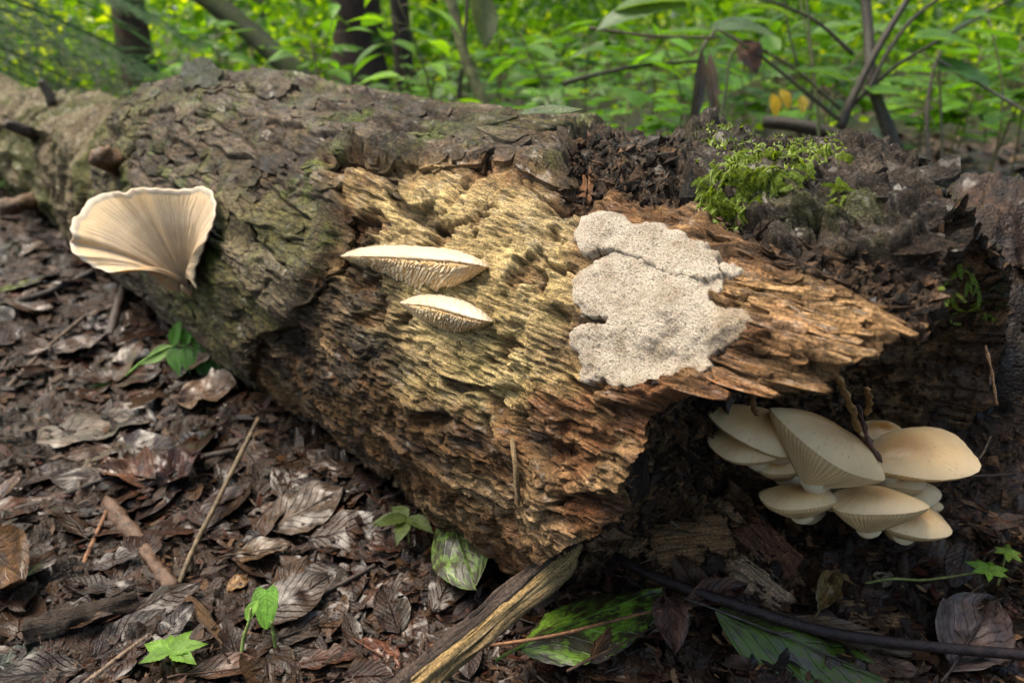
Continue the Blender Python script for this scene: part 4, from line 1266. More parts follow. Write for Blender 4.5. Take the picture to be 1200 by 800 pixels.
# ------------------------------------------------------------------ moss
def frond_mesh(seed, L, npair):
    r = np.random.default_rng(seed)
    t = np.linspace(0, 1, npair)
    cx = L * t; cz = L * (.20 * t - .42 * t * t); cy = .10 * L * np.sin(t * 3 + seed)
    V = []; F = []
    for k in range(npair):
        for sd in (-1, 1, 0):
            l = L * .20 * (1 - .55 * t[k]) * r.uniform(.8, 1.2) + .0014
            a = sd * r.uniform(.7, 1.1); el = .35 if sd else 1.0
            d = np.array([math.cos(a) * math.cos(el * .6), math.sin(a), math.sin(el) * .6]); d /= np.linalg.norm(d)
            sdv = np.cross(d, [0, 0, 1.0]); sdv /= np.linalg.norm(sdv) + 1e-9
            p = np.array([cx[k], cy[k], cz[k]]); b = len(V); w = l * .30
            V += [p, p + d * l * .45 + sdv * w, p + d * l, p + d * l * .45 - sdv * w]
            F += [(b, b + 1, b + 2), (b, b + 2, b + 3)]
    path = np.stack([cx, cy, cz], -1)
    tv, tq, tt, _ = tube_arrays(path, np.linspace(.0007, .0003, npair), 4, caps=False)
    return mesh_np('frond', np.vstack([V, tv]), np.asarray(tq) + len(V), F, smooth=False)
fronds = [frond_mesh(k, .022 + .004 * k, 11 + k) for k in range(4)]

def moss(name, spots, label, down, size, tint=1.0):
    """spots: pixels on the log (or ground) where fronds root"""
    first = None; root = None
    for k, (x, y) in enumerate(spots):
        h = log_hit(x, y)
        if h is None: continue
        P, Nn = h
        if Nn @ (CAM - P) < 0: Nn = -Nn
        if root is None:
            root = empty(name, P); tag(root, label, 'moss')
            org = P
        f = bpy.data.objects.new('frond', fronds[k % 4])
        if not fronds[k % 4].materials: fronds[k % 4].materials.append(M['moss'])
        d = unit(down + r4.normal(size=3) * .45); d = unit(d - .9 * (d @ Nn) * Nn); d[2] = min(d[2], .05); d = unit(d)
        zz = unit(Nn - (Nn @ d) * d); yy = np.cross(zz, d)
        sc = size * r4.uniform(.6, 1.25)
        m = Matrix(np.vstack([np.c_[np.stack([d, yy, zz], -1) * sc, P - org + Nn * .002], [0, 0, 0, 1]]).tolist())
        link(f, root); f.matrix_local = m
sp = []
for (x0, y0, x1, y1, n, wd_) in [(835, 192, 900, 180, 22, 5), (900, 180, 985, 172, 24, 5), (985, 174, 992, 190, 4, 3), (880, 186, 830, 225, 26, 7), (905, 190, 858, 235, 26, 7), (960, 178, 920, 215, 16, 6), (830, 222, 850, 245, 14, 5), (900, 200, 912, 228, 12, 6), (940, 190, 960, 180, 12, 6), (980, 210, 985, 235, 5, 5)]:
    for k in range(n):
        for _ in range(5):
            t = r4.random(); sp.append((x0 + (x1 - x0) * t + r4.normal() * wd_, y0 + (y1 - y0) * t + r4.normal() * wd_))
moss('moss_clump', sp, 'bright yellow-green feathery moss draped over the dark bark crest', camdir(-.5, -.8, .5), .33)
mm = (sd_poly(PX, PY, [(820, 170), (995, 165), (1000, 200), (965, 230), (900, 250), (850, 262), (815, 240)]) > 0) & (fbm(SS * 45, SV * 45, 3, 41) > .02) & (PH < 1.9)
mi, mj = np.nonzero(mm); mk = r4.choice(len(mi), min(2600, len(mi)), replace=False)
MP = LOGP[mi[mk], mj[mk]]; MN = np.cos(PH[mi[mk], mj[mk]])[:, None] * L_N + np.sin(PH[mi[mk], mj[mk]])[:, None] * L_U
dd = unit(np.array([0, 0, 1.0])); tv = r4.normal(size=(len(mk), 3)); tv /= np.linalg.norm(tv, axis=1)[:, None]
ln_ = r4.uniform(.002, .0055, len(mk))[:, None]
tip = MP + (MN * .35 + tv * .9) * ln_; sdv = np.cross(MN, tv) * ln_ * .28
MV = np.stack([MP - sdv, MP + sdv, tip], 1).reshape(-1, 3)
mroot = [o_ for o_ in bpy.data.objects if o_.name == 'moss_clump'][0]
o = obj('moss_mat', mesh_np('moss_mat', MV - np.array(mroot.location), Ft=np.arange(len(MV)).reshape(-1, 3), smooth=False), M['moss'], mroot); tag(o, kind='stuff')
sp = []
for (x0, y0, x1, y1, n, wd_) in [(1122, 305, 1140, 340, 14, 3), (1140, 335, 1158, 372, 12, 2), (1110, 340, 1116, 378, 10, 4), (1095, 345, 1110, 350, 8, 4)]:
    for k in range(n):
        t = r4.random(); sp.append((x0 + (x1 - x0) * t + r4.normal() * wd_, y0 + (y1 - y0) * t + r4.normal() * wd_))
moss('moss_clump', sp, 'thin vivid green strand of moss trailing down the dark broken end', camdir(.35, -.9, .1), .30)

# ------------------------------------------------------------------ leaves and twigs on the ground
def leaf_mesh(name, L, W, shape='oval', curl=0.0, cup=0.0, wave=0.0, seed=0, nu=15, nv=9, tip=1.0, serr=0.0, bend=0.0):
    r = np.random.default_rng(seed)
    u = np.linspace(0, 1, nu); v = np.linspace(-1, 1, nv)
    if shape == 'oval': w = np.sin(np.pi * u ** .9) ** .75
    elif shape == 'heart': w = np.sqrt(np.clip(1 - ((u - .32) / .68) ** 2, 0, 1)) * np.where(u < .32, .55 + .45 * np.sqrt(np.clip(1 - ((u - .32) / .32) ** 2, 0, 1)), 1) * (1 - .25 * u)
    elif shape == 'lance': w = np.sin(np.pi * u ** .7) ** 1.1
    else: w = np.sin(np.pi * u ** .8) ** .6 * (1 + .3 * np.sin(u * 22))
    w = np.clip(w, 0.02, 1)
    w = w * (1 + serr * np.where(np.arange(nu) % 2, 1, -1))
    Um, Vm = np.meshgrid(u, v, indexing='ij')
    side = 1 + .12 * fbm(Um * 3 + seed, Vm * 1.5 + seed, 2, seed)
    x = L * (Um - .0) - (0.12 * L * np.abs(Vm) * (1 - Um) if shape == 'heart' else 0)
    if shape == 'heart': x = x + L * .02
    y = W * .5 * w[:, None] * Vm * side + bend * L * np.sin(np.pi * Um)
    z = cup * W * (np.abs(Vm) ** 1.5) * w[:, None] + curl * L * (Um ** 2 - .3 * Um) + wave * W * fbm(Um * 4 + seed * 3, Vm * 1.6 + seed, 3, seed + 1)
    V = np.stack([x, y, z], -1)
    uv = np.stack([Um, Vm * .5 + .5], -1)
    return mesh_np(name, V, grid_faces(nu, nv), uvs=uv)

def frame_on(P, d, Nn):
    X = unit(d - (d @ Nn) * Nn); Y = np.cross(Nn, X)
    return Matrix(np.vstack([np.c_[np.stack([X, Y, Nn], -1), P], [0, 0, 0, 1]]).tolist())

def ground_leaf(b, t, wpx, label, color, mat='dead', shape='oval', curl=.05, cup=.08, wave=.25, lift=.006, tilt=(0, 0), seed=0, group=None, stalk=True, name='fallen_leaf', cat='leaf', nu=17, nv=11, serr=0.0, bend=0.0):
    """leaf lying on the ground between two photograph pixels"""
    P0, P1 = ground_hit(*b), ground_hit(*t)
    L = np.linalg.norm(P1 - P0)
    mid = (P0 + P1) / 2
    W = wpx * project(mid)[2] / FOC * 1.25
    Nn = ground_normal(mid[0], mid[1])
    X = unit(P1 - P0); Yv = np.cross(Nn, X)
    Nn = unit(Nn + tilt[0] * X + tilt[1] * Yv)
    me = leaf_mesh(name, L, W, shape, curl, cup, wave, seed, nu, nv, serr=serr, bend=bend)
    o = obj(name, me, M[mat], color=color)
    o.matrix_world = frame_on(P0 + np.array([0, 0, lift]), X, Nn)
    tag(o, label, cat, group)
    if stalk:
        V, Fq, Ft, UV = tube_arrays(np.array([(-.16 * L, .01 * L, 0.0), (-.05 * L, 0, .002), (.25 * L, 0, .0015), (.85 * L, bend * L * .4, .0012 + curl * L * .45)]), np.array([.0011, .0010, .0008, .0003]), 5)
        obj('stalk', mesh_np('stalk', V, Fq, Ft, uvs=UV), M['twig'], o, color=tuple(np.array(color) * .8))
    return o
DB = (.060, .036, .025); RB = (.085, .040, .022); GB = (.088, .070, .060); TB = (.13, .082, .048); KB = (.035, .024, .018)
ground_leaf((-22, 655), (52, 712), 62, 'curved brown wet leaf standing at the picture edge beside the dark branch piece', (.075, .038, .016), curl=.25, cup=.2, tilt=(.1, -.5), lift=.02, seed=3)
ground_leaf((188, 575), (120, 560), 40, 'rust-brown crumpled leaf, folded against a darker one below the grey bark sheet', RB, cup=.35, wave=.5, seed=4, lift=.012)
ground_leaf((186, 578), (240, 550), 46, 'dark purple-brown leaf lying against the rust-brown crumpled leaf', (.055, .030, .026), cup=.3, wave=.4, seed=5, lift=.014)
ground_leaf((318, 628), (405, 580), 62, 'broad matte brown leaf partly under the log', (.070, .050, .036), cup=.05, wave=.2, seed=6)
ground_leaf((272, 665), (343, 655), 32, 'narrow leathery brown leaf just below the broad matte leaf', (.060, .036, .018), cup=.2, seed=7, lift=.012)
ground_leaf((210, 478), (282, 468), 52, 'veined tan-brown leaf beneath the side of the log near the fern', (.105, .068, .046), cup=.12, wave=.3, seed=8, lift=.012)
ground_leaf((62, 420), (130, 405), 44, 'grey-mauve wet leaf on the litter, left of the fern', (.085, .062, .052), seed=9, lift=.01)
ground_leaf((112, 386), (140, 380), 20, 'small grey-mauve leaf beside the dark root', (.10, .082, .078), seed=10)
ground_leaf((45, 525), (205, 470), 74, 'large flat wet grey sheet of bark on the litter', (.11, .092, .074), shape='ragged', curl=.0, cup=.03, wave=.12, seed=11, stalk=False, name='bark_sheet', cat='bark', lift=.008)
ground_leaf((75, 575), (190, 505), 46, 'brown-grey slab overlapping the large wet bark sheet', (.085, .066, .05), shape='ragged', curl=0, cup=.03, wave=.15, seed=12, stalk=False, name='bark_sheet', cat='bark', lift=.008)
ground_leaf((318, 760), (402, 728), 34, 'dark flat leaf near the seedling under a thin black twig', (.045, .034, .028), seed=13)
ground_leaf((268, 700), (292, 680), 18, 'small ochre scrap of leaf beside the seedling', (.20, .115, .05), seed=14, stalk=False, wave=.4)
ground_leaf((215, 800), (320, 788), 30, 'long curled brown leaf along the bottom near the bright seedling leaves', (.075, .038, .022), cup=.3, seed=15)
ground_leaf((525, 630), (560, 735), 66, 'big oval dark green leaf tucked behind the split stick', (.10, .16, .028), mat='mottled', curl=-.1, cup=-.08, wave=.12, tilt=(-.1, -.35), lift=.035, seed=16)
ground_leaf((610, 800), (772, 712), 84, 'large mottled green and black rotting leaf beside the split stick', (.11, .20, .020), mat='mottled', curl=-.12, cup=-.16, wave=.10, lift=.03, tilt=(0, .15), seed=17, nu=33, nv=15, serr=.03)
ground_leaf((690, 815), (835, 722), 40, 'brown arching leaf curled over beneath the mottled green one', (.085, .050, .030), mat='dead', curl=-.18, cup=-.4, wave=.1, lift=.03, seed=18, bend=.2)
ground_leaf((835, 745), (1075, 822), 88, 'long dark shiny leaf with green algae film under the long black twig', (.070, .058, .048), mat='deadgreen', curl=-.06, cup=-.18, wave=.12, lift=.022, seed=19, nu=29, nv=13)
ground_leaf((800, 735), (872, 712), 26, 'folded dark red-brown leaf base at the head of the long shiny leaf', (.06, .026, .016), cup=.4, wave=.4, seed=20, lift=.02)
ground_leaf((775, 738), (788, 800), 34, 'drooping reddish-brown leaf between the mottled leaf and the shiny one', (.085, .045, .034), curl=-.2, cup=.2, seed=21, lift=.03)
ground_leaf((920, 738), (1065, 782), 34, 'thin brown leaf edge under the long twig', (.075, .048, .028), cup=.1, seed=22, lift=.012)
ground_leaf((1110, 800), (1165, 712), 70, 'broad dull mauve-brown leaf near the small fern-like plant', (.070, .050, .046), cup=.15, wave=.25, seed=23, lift=.012)
ground_leaf((955, 735), (972, 690), 24, 'small curled ochre leaf at the end of the green stem', (.16, .105, .04), cup=.5, wave=.5, seed=24, lift=.015)
ground_leaf((715, 795), (775, 775), 40, 'dark grey-brown leaf flat in the shade of the drooping leaf', (.05, .036, .03), seed=25)
ground_leaf((1020, 690), (1045, 682), 16, 'pale fragment of leaf lying on black soil under the green stem', (.20, .16, .10), seed=26, stalk=False)
ground_leaf((420, 760), (470, 790), 36, 'wet rust-coloured leaf beside the thin black twig and split stick', (.10, .04, .022), wave=.4, seed=27)
ground_leaf((0, 790), (62, 762), 34, 'grey-green slab of bark at the bottom corner of the litter', (.055, .062, .050), shape='ragged', stalk=False, name='bark_sheet', cat='bark', cup=.05, wave=.2, seed=28)
ground_leaf((20, 355), (70, 338), 16, 'narrow brown leaf on the litter below the fan mushroom side', (.075, .05, .036), seed=29)
ground_leaf((112, 458), (146, 448), 17, 'small pale green fallen leaf on the wet bark sheet', (.22, .27, .06), mat='live', seed=30)
ground_leaf((58, 527), (88, 518), 11, 'yellowish-green leaf scrap at the edge of the bark sheet', (.26, .26, .05), mat='live', seed=31, stalk=False)
ground_leaf((0, 345), (52, 330), 14, 'pale green blade lying on the litter by the picture edge', (.16, .19, .05), mat='live', seed=32, stalk=False)

def ground_stick(pts, rpx, label, color, name='twig', mat='twig', rough=.12, taper=.7, lift=0.0, group=None, seg=9, cat='twig', seed=0, flat=1.0, n=26, knots=0):
    """pts: photograph pixels with height above the ground (m)"""
    P = np.array([ground_hit(x, y) + np.array([0, 0, h]) for x, y, h in pts])
    # keep the picture position although it is raised
    Q = []
    for (x, y, h), p in zip(pts, P):
        d = ray(x, y); g0 = ground_hit(x, y); t = np.linalg.norm(g0 - CAM)
        Q.append(CAM + d * (t - h / max(.2, -d[2])))
    path = spline(Q, n)
    dist = project(path)[2]
    rad = rpx * dist / FOC * np.linspace(1, taper, n)
    if knots:
        for k in range(knots): rad = rad * (1 + .25 * np.exp(-((np.arange(n) - (k + .6) * n / knots) / 1.1) ** 2))
    o = tube(name, path, rad, M[mat], None, seg, rough, seed, 60, flat, color=color, origin=path[0])
    tag(o, label, cat, group)
    return o
BK = (.022, .016, .013); BR = (.085, .052, .032); PT = (.22, .165, .10)
ground_stick([(303, 490, .03), (262, 572, .02), (228, 640, .015), (208, 688, .004)], 2.7, 'straight pale thin twig leaning from the log to the litter', (.12, .088, .052), seed=1, taper=1.2)
ground_stick([(125, 588, .008), (160, 632, .008), (202, 690, .006)], 7.5, 'thick peeling brown twig meeting the pale thin one', (.085, .050, .032), seed=2, taper=1.3, knots=3, rough=.42, seg=16, n=44)
ground_stick([(97, 662, .004), (125, 598, .008)], 3.2, 'short reddish-brown straw standing by the peeling twig', (.17, .085, .045), seed=3)
ground_stick([(220, 705, .008), (252, 738, .008), (280, 772, .006)], 8, 'short square broken brown stick left of the seedling', (.095, .052, .022), name='stick', mat='stick', cat='stick', seed=4, taper=.4, rough=.4, seg=14, n=34)
ground_stick([(98, 802, .006), (150, 762, .006), (202, 724, .004)], 3.4, 'bare greyish straw twig at the bottom, pointing up the litter', (.15, .105, .07), seed=5)
ground_stick([(30, 742, .010), (90, 725, .012), (160, 705, .008)], 17, 'rotten black-brown branch piece lying in the litter', (.032, .020, .013), name='branch_piece', mat='stick', cat='branch', rough=.5, seed=6, taper=.55, seg=18, n=44)
ground_stick([(-10, 605, .006), (60, 585, .006), (150, 553, .008), (275, 528, .008)], 5.0, 'long dark twig lying below the wet bark sheet', (.045, .034, .026), seed=7, taper=.7)
ground_stick([(-10, 362, .006), (50, 345, .006), (110, 318, .010)], 5, 'dark twig under the fan mushroom running off the picture edge', (.035, .028, .024), seed=8)
ground_stick([(8, 455, .004), (50, 412, .004), (100, 370, .004)], 3.0, 'slim brown twig on the upper litter', (.10, .07, .05), seed=9)
ground_stick([(128, 395, .006), (138, 360, .012), (150, 325, .03)], 6.5, 'knobbly dark root coming down beneath the fan mushroom', (.055, .04, .033), name='root', cat='root', rough=.25, seed=10)
ground_stick([(375, 704, .004), (430, 738, .004), (505, 768, .006)], 4.2, 'thin black twig running under the split stick', BK, seed=11)
ground_stick([(320, 730, .004), (380, 695, .005), (440, 662, .006)], 4.0, 'dark thin twig between the seedling and the log', (.04, .026, .02), seed=12)
ground_stick([(698, 640, .010), (770, 676, .012), (850, 704, .016), (960, 738, .020), (1080, 756, .020), (1215, 768, .020)], 6.2, 'long smooth black twig crossing the whole right foreground', (.020, .012, .012), seed=13, taper=1.05, n=40, seg=12, rough=.05)
ground_stick([(505, 756, .030), (560, 757, .045), (640, 746, .045), (700, 732, .04), (755, 718, .03), (810, 712, .02)], 2.4, 'thin reddish stem arching over the split stick and mottled leaf', (.16, .075, .035), name='dry_stem', cat='stem', seed=14)
ground_stick([(762, 585, .01), (780, 605, .01), (798, 620, .01)], 2.0, 'fine straw poking out of the hollow floor', (.17, .12, .07), seed=15)
ground_stick([(716, 617, .012), (760, 622, .012), (808, 624, .012)], 5.5, 'flat tan wood sliver lying in the mouth of the hollow', (.20, .12, .06), name='wood_sliver', mat='stick', cat='wood', seed=16, flat=.5)
ground_stick([(820, 520, .03), (842, 565, .02), (862, 600, .01)], 2.2, 'black rootlet hanging beside the smallest shaded mushrooms', BK, name='root', cat='root', seed=17)
ground_stick([(1160, 450, .006), (1163, 410, .006)], 1.6, 'pale rootlet on the dark soil bank', (.15, .10, .07), name='root', cat='root', seed=18)

# split stick: three long splints side by side
def split_stick():
    A_ = [(462, 820, .030), (584, 719, .052), (706, 617, .075)]
    Q = []
    for x, y, h in A_:
        d = ray(x, y); t = np.linalg.norm(ground_hit(x, y) - CAM); Q.append(CAM + d * (t - h / max(.2, -d[2])))
    Q = np.array(Q); org = Q[0]
    root = empty('split_stick', org)
    tag(root, 'thick split stick of yellowish wood propped from the foreground against the log', 'stick')
    side = unit(np.cross(Q[-1] - Q[0], CAM - Q[0])); tow = unit(np.cross(side, Q[-1] - Q[0])); tow = tow if tow @ (CAM - Q[0]) > 0 else -tow
    for k, (off, tw, rr, cl, t0, t1, lb) in enumerate([(-.0065, 0, .0062, (.075, .052, .040), 0, 1.0, 'dark bark-covered side'), (.0005, .0030, .0052, (.36, .24, .10), .0, .90, 'freshly split yellow wood'),
                                                   (.0062, .0015, .0056, (.24, .165, .075), .0, .86, None), (.0030, .0055, .0018, (.46, .34, .17), .04, .80, 'pale raised sliver'), (-.0028, .0048, .0013, (.40, .28, .13), .10, .93, None), (.0088, .0030, .0012, (.16, .11, .06), .0, .70, None), (-.0100, .0020, .0016, (.05, .035, .028), .2, .96, None)]):
        path = spline(Q, 40); m = (np.linspace(0, 1, 40) >= t0) & (np.linspace(0, 1, 40) <= t1)
        path = path[m] + side * off + tow * tw
        nn = len(path)
        path = path + (side * (.0004 * np.sin(np.arange(nn) * .45 + k))[:, None])
        rad = np.full(nn, rr) * (1 + .12 * np.sin(np.arange(nn) * .6 + k * 2)); rad[-1] *= .35; rad[-2] *= .7
        rad[:3] *= .9
        o = tube('splint', path - org, rad, M['stick'], root, 18, .32, k + 30, 45, .85, color=cl)
        if lb: o['label'] = lb
split_stick()

# chips of rotten wood
def chip(x, y, w, h, thick, color, label, yaw=0.0, seed=0, tilt=(0, 0)):
    P = ground_hit(x, y); r = np.random.default_rng(seed)
    k = project(P)[2] / FOC
    nu, nv = 22, 15
    u, v = np.meshgrid(np.linspace(-1, 1, nu), np.linspace(-1, 1, nv), indexing='ij')
    ed = 1 + .25 * fbm(u * 2.5 + seed, v * 2.5, 3, seed)
    X = u * w * .5 * k * ed; Y = v * h * .5 * k * 1.25 * (1 + .2 * fbm(u * 5, v * 2 + seed, 3, seed + 1))
    edge_ = np.minimum(1, np.minimum(1 - np.abs(u), 1 - np.abs(v)) * 6)
    Z = thick * (.5 * edge_ + edge_ * (np.floor(fbm(u * 2 + seed, v * 7, 3, seed + 2) * 6) / 6 * .9)) + .10 * thick * fbm(u * 14, v * 30, 3, seed)
    Vt = np.stack([X, Y, Z], -1).reshape(-1, 3)
    Vb = np.stack([X, Y, -thick * .4 + 0 * X], -1).reshape(-1, 3)
    Fq = grid_faces(nu, nv)
    n0 = nu * nv
    rim = [i * nv for i in range(nu)] + [(nu - 1) * nv + j for j in range(1, nv)] + [i * nv + nv - 1 for i in range(nu - 2, -1, -1)] + [j for j in range(nv - 2, 0, -1)]
    side = [(rim[i], rim[(i + 1) % len(rim)], rim[(i + 1) % len(rim)] + n0, rim[i] + n0) for i in range(len(rim))]
    me = mesh_np('wood_chip', np.vstack([Vt, Vb]), np.vstack([Fq, side]), uvs=np.vstack([np.stack([X, Y], -1).reshape(-1, 2)] * 2))
    o = obj('wood_chip', me, M['stick'], color=color)
    Nn = unit(ground_normal(P[0], P[1]) + np.array([tilt[0], tilt[1], 0]))
    d = camdir(math.cos(yaw), math.sin(yaw), 0)
    o.matrix_world = frame_on(P + Nn * thick * .6, d, Nn)
    tag(o, label, 'wood chip')
chip(895, 645, 82, 40, .012, (.15, .065, .032), 'reddish-brown block of rotten wood lying under the flat oyster mushroom', -.9, 1, (-.1, -.4))
chip(888, 690, 80, 30, .008, (.33, .215, .13), 'pale tan chip of wood next to the reddish block', -.75, 2, (0, -.3))
chip(812, 640, 92, 50, .010, (.25, .14, .065), 'shredded orange-tan wood chunk in front of the hollow', .1, 3, (0, -.3))
chip(845, 600, 60, 24, .006, (.14, .075, .035), 'thin brown wood flake on the crumbs beneath the mushrooms', .2, 4)
chip(944, 672, 32, 20, .004, (.20, .11, .055), 'small brown flake beside the reddish block', .4, 5)
chip(985, 672, 22, 18, .004, (.22, .125, .06), 'little ochre flake on the dark soil below the mushrooms', -.3, 6)
chip(882, 562, 20, 24, .003, (.20, .13, .06), 'lone mottled tan flake in the dark left of the flat mushroom', .9, 7, (0, -.7))
chip(1010, 720, 60, 24, .006, (.18, .10, .05), 'ochre crumbly wood bit above the long black twig', .1, 8)
chip(1050, 730, 40, 18, .005, (.22, .125, .06), 'crumbly ochre bit nearest the fern-like plant', -.2, 9)
chip(780, 655, 40, 24, .006, (.28, .17, .085), 'small light wood scrap by the end of the split stick', .5, 10)
chip(790, 590, 60, 34, .010, (.20, .11, .05), 'brown crumbling chunk deep in the mouth of the hollow', .6, 13, (0, -.4))
chip(740, 640, 46, 22, .007, (.24, .14, .07), 'tan splintered bit wedged behind the top of the split stick', .9, 14, (0, -.3))
chip(870, 625, 40, 22, .006, (.26, .15, .075), 'orange-brown fragment directly behind the reddish block', .2, 15, (0, -.3))
chip(1190, 415, 36, 12, .003, (.21, .12, .06), 'brown wood scrap resting on the soil bank at the edge', .1, 11)
chip(268, 492, 30, 14, .004, (.05, .035, .022), 'dark damp wood scrap beneath the log\'s bark edge', .6, 12)

# ------------------------------------------------------------------ small green plants in the foreground
def lobed_leaf(name, n_lobes, R, seed, depth=.45, cup=.05, serr=.0):
    """maple-like or toothed outline as a fan from the stalk"""
    n = 12 * n_lobes
    t = np.linspace(-2.5, 2.5, n)
    r = R * (1 - depth * (.5 - .5 * np.cos(t / 5 * 2 * np.pi * n_lobes + np.pi * (n_lobes + 1))) ** .8) * (.62 + .38 * np.cos(t * .5)) * (1 + serr * np.where(np.arange(n) % 2, 1, -1))
    ring = lambda k, zz: np.stack([k * r * np.cos(t) + R * .25, k * r * np.sin(t), zz + 0 * t], -1)
    V = np.vstack([[(R * .25 - R * .12, 0, 0)], ring(.5, cup * R * .5), ring(1, -cup * R)])
    F = [(0, 1 + j, 2 + j) for j in range(n - 1)]
    Fq = [(1 + j, 1 + n + j, 2 + n + j, 2 + j) for j in range(n - 1)]
    uv = np.stack([V[:, 0] / (R * 1.3), V[:, 1] / (2 * R) + .5], -1)
    return mesh_np(name, V, Fq, F, uvs=uv)

def put_leaf(root, org, base, d, Nn, me, color, mat='live', sc=1.0, name='leaf'):
    o = obj(name, me, M[mat], root, color=color)
    Nn = unit(Nn - (Nn @ unit(d)) * unit(d))
    m = frame_on(base - org, unit(d), Nn)
    o.matrix_local = m @ Matrix.Scale(sc, 4)
    return o

def seedling():
    g = ground_hit(300, 770); org = g
    root = empty('seedling', org)
    tag(root, 'seedling with two shiny heart-shaped bright green leaves in the bare litter', 'plant')
    dp = project(g)[2]
    for k, (pts, tip, back, col_) in enumerate([([(324, 768, dp), (321, 745, dp - .004), (318, 728, dp - .008)], (322, 690), None, (.20, .40, .05)), ([(283, 782, dp - .01), (285, 750, dp - .014), (292, 728, dp - .018), (294, 712, dp - .02)], (290, 706), None, (.20, .38, .05))]):
        P = [at(*q) for q in pts]
        tube('stem', spline(P, 12) - org, np.linspace(.0016, .0011, 12), M['twig'], root, 7, color=(.20, .26, .07))
    top = at(318, 730, dp - .008)
    me = leaf_mesh('leaf', .040, .030, 'heart', -.1, .08, .06, 3, 17, 11)
    put_leaf(root, org, at(312, 690, dp + .004), camdir(.10, -.95, .35), camdir(.0, .45, .9), me, (.18, .40, .05), sc=.72)
    me2 = leaf_mesh('leaf', .024, .014, 'oval', -.1, .2, .05, 4)
    put_leaf(root, org, at(289, 727, dp - .018), camdir(.35, .75, -.2), camdir(-.3, .4, .8), me2, (.22, .42, .06), sc=.7)
seedling()

def sprig(x, y, label, n, size, color, seed, spread=(-2.2, 2.2), lift=.02, stem_from=None, serr=.08):
    r = np.random.default_rng(seed)
    g = ground_hit(x, y); top = g + np.array([0, 0, lift]) ; org = g
    root = empty('green_sprig', org); tag(root, label, 'plant')
    if stem_from is None: pts = [g, top]
    else: pts = [at(a, b, project(g)[2] + c) for a, b, c in stem_from] + [top]
    tube('stem', spline(pts, 14) - org, np.linspace(.0013, .0009, 14), M['twig'], root, 6, color=(.16, .17, .05))
    for k in range(n):
        a = spread[0] + (spread[1] - spread[0]) * k / max(1, n - 1) + r.uniform(-.15, .15)
        d = unit(np.array([math.cos(a), math.sin(a), r.uniform(-.1, .25)]))
        L = size * r.uniform(.8, 1.15)
        me = leaf_mesh('leaf', L, L * .45, 'lance', -.15, .12, .08, seed * 10 + k, 15, 7, serr=serr)
        put_leaf(root, org, top, d, unit(np.array([0, -.25, 1]) + r.normal(size=3) * .12), me, tuple(np.array(color) * r.uniform(.8, 1.2)))
    return root
sprig(205, 788, 'bright green toothed sprig at the bottom of the litter', 6, .026, (.17, .33, .04), 21, (-.6, 3.6))
sprig(480, 640, 'dull olive sprig of drooping leaflets beside the log\'s foot', 5, .034, (.085, .12, .03), 22, (2.3, 5.4), .03)
sprig(1148, 705, 'small bright fern-like plant on the dark soil by the long twig', 7, .017, (.17, .32, .04), 23, (-.8, 4.2), .03, [(990, 690, 0), (1040, 678, 0), (1085, 679, 0)])
sprig(1168, 690, 'little tuft of narrow green leaves above the fern-like plant', 6, .012, (.20, .33, .05), 24, (0, 5.4), .035, None, 0)

def fernlet():
    g = ground_hit(232, 432); org = g
    root = empty('fern_sprig', org); tag(root, 'small green fern sprig with leaflets growing out under the log', 'plant')
    dp = project(g)[2]
    P = spline([at(148, 440, dp - .01), at(172, 420, dp - .015), at(205, 405, dp - .02), at(235, 412, dp - .02), at(256, 432, dp - .02)], 20)
    tube('stem', P - org, np.linspace(.002, .0012, 20), M['twig'], root, 6, color=(.12, .22, .04))
    for k in range(9, 20, 2):
        for sgn in (-1, 1):
            d = unit(camdir(.35, sgn * .9 - .1, .3))
            me = leaf_mesh('leaf', .042 * (1.15 - .02 * k), .019, 'lance', -.1, .1, .05, k * 3 + sgn, 11, 7, serr=.05)
            put_leaf(root, org, P[k], d, camdir(0, .5, .85), me, (.075, .20, .03))
    me = leaf_mesh('leaf', .05, .022, 'lance', .1, .1, .05, 9, 11, 7)
    put_leaf(root, org, P[9], unit(P[0] - P[9]), camdir(0, .5, .85), me, (.14, .26, .05))
fernlet()

# wet leaf lying on the crest, leaf on the far right behind the bank
h = log_hit(648, 150)
me = leaf_mesh('fallen_leaf', .052, .026, 'oval', .05, .1, .1, 40)
o = obj('fallen_leaf', me, M['deadgreen'], color=(.10, .11, .085)); o.matrix_world = frame_on(h[0] + np.array([-.028, 0, .012]), camdir(1, -.05, .0), np.array([0, -.2, 1.0]) / 1.02)
tag(o, 'wet silvery leaf lying on the crest of the log', 'leaf')

# ------------------------------------------------------------------ the rest of the litter
protos = [leaf_mesh('fallen_leaf', 1, w, sh, c, cu, wv, 60 + k, 11, 7) for k, (w, sh, c, cu, wv) in enumerate(
    [(.55, 'oval', .06, .10, .16), (.66, 'oval', -.05, .06, .22), (.42, 'lance', .08, .16, .2), (.52, 'oval', 0, -.08, .2), (.72, 'heart', .06, .10, .22), (.5, 'ragged', .05, .15, .2)])]
for m_ in protos: m_.materials.append(M['dead'])
r5 = np.random.default_rng(5)
def litter_spots(n, x0, x1, y0, y1):
    out = []
    while len(out) < n:
        x, y = r5.uniform(x0, x1), r5.uniform(y0, y1)
        h = LOG_BVH.ray_cast(Vector(CAM), Vector(ray(x, y)))
        g = ground_hit(x, y)
        if h[0] is not None and h[3] < np.linalg.norm(g - CAM): continue
        out.append((x, y, g))
    return out
shades = [(.062, .031, .020), (.082, .040, .024), (.045, .025, .019), (.098, .055, .035), (.070, .046, .040), (.115, .064, .037), (.090, .033, .016)]
SHAPEW = ['oval', 'broad', 'narrow', 'blunt', 'heart-shaped', 'ragged']
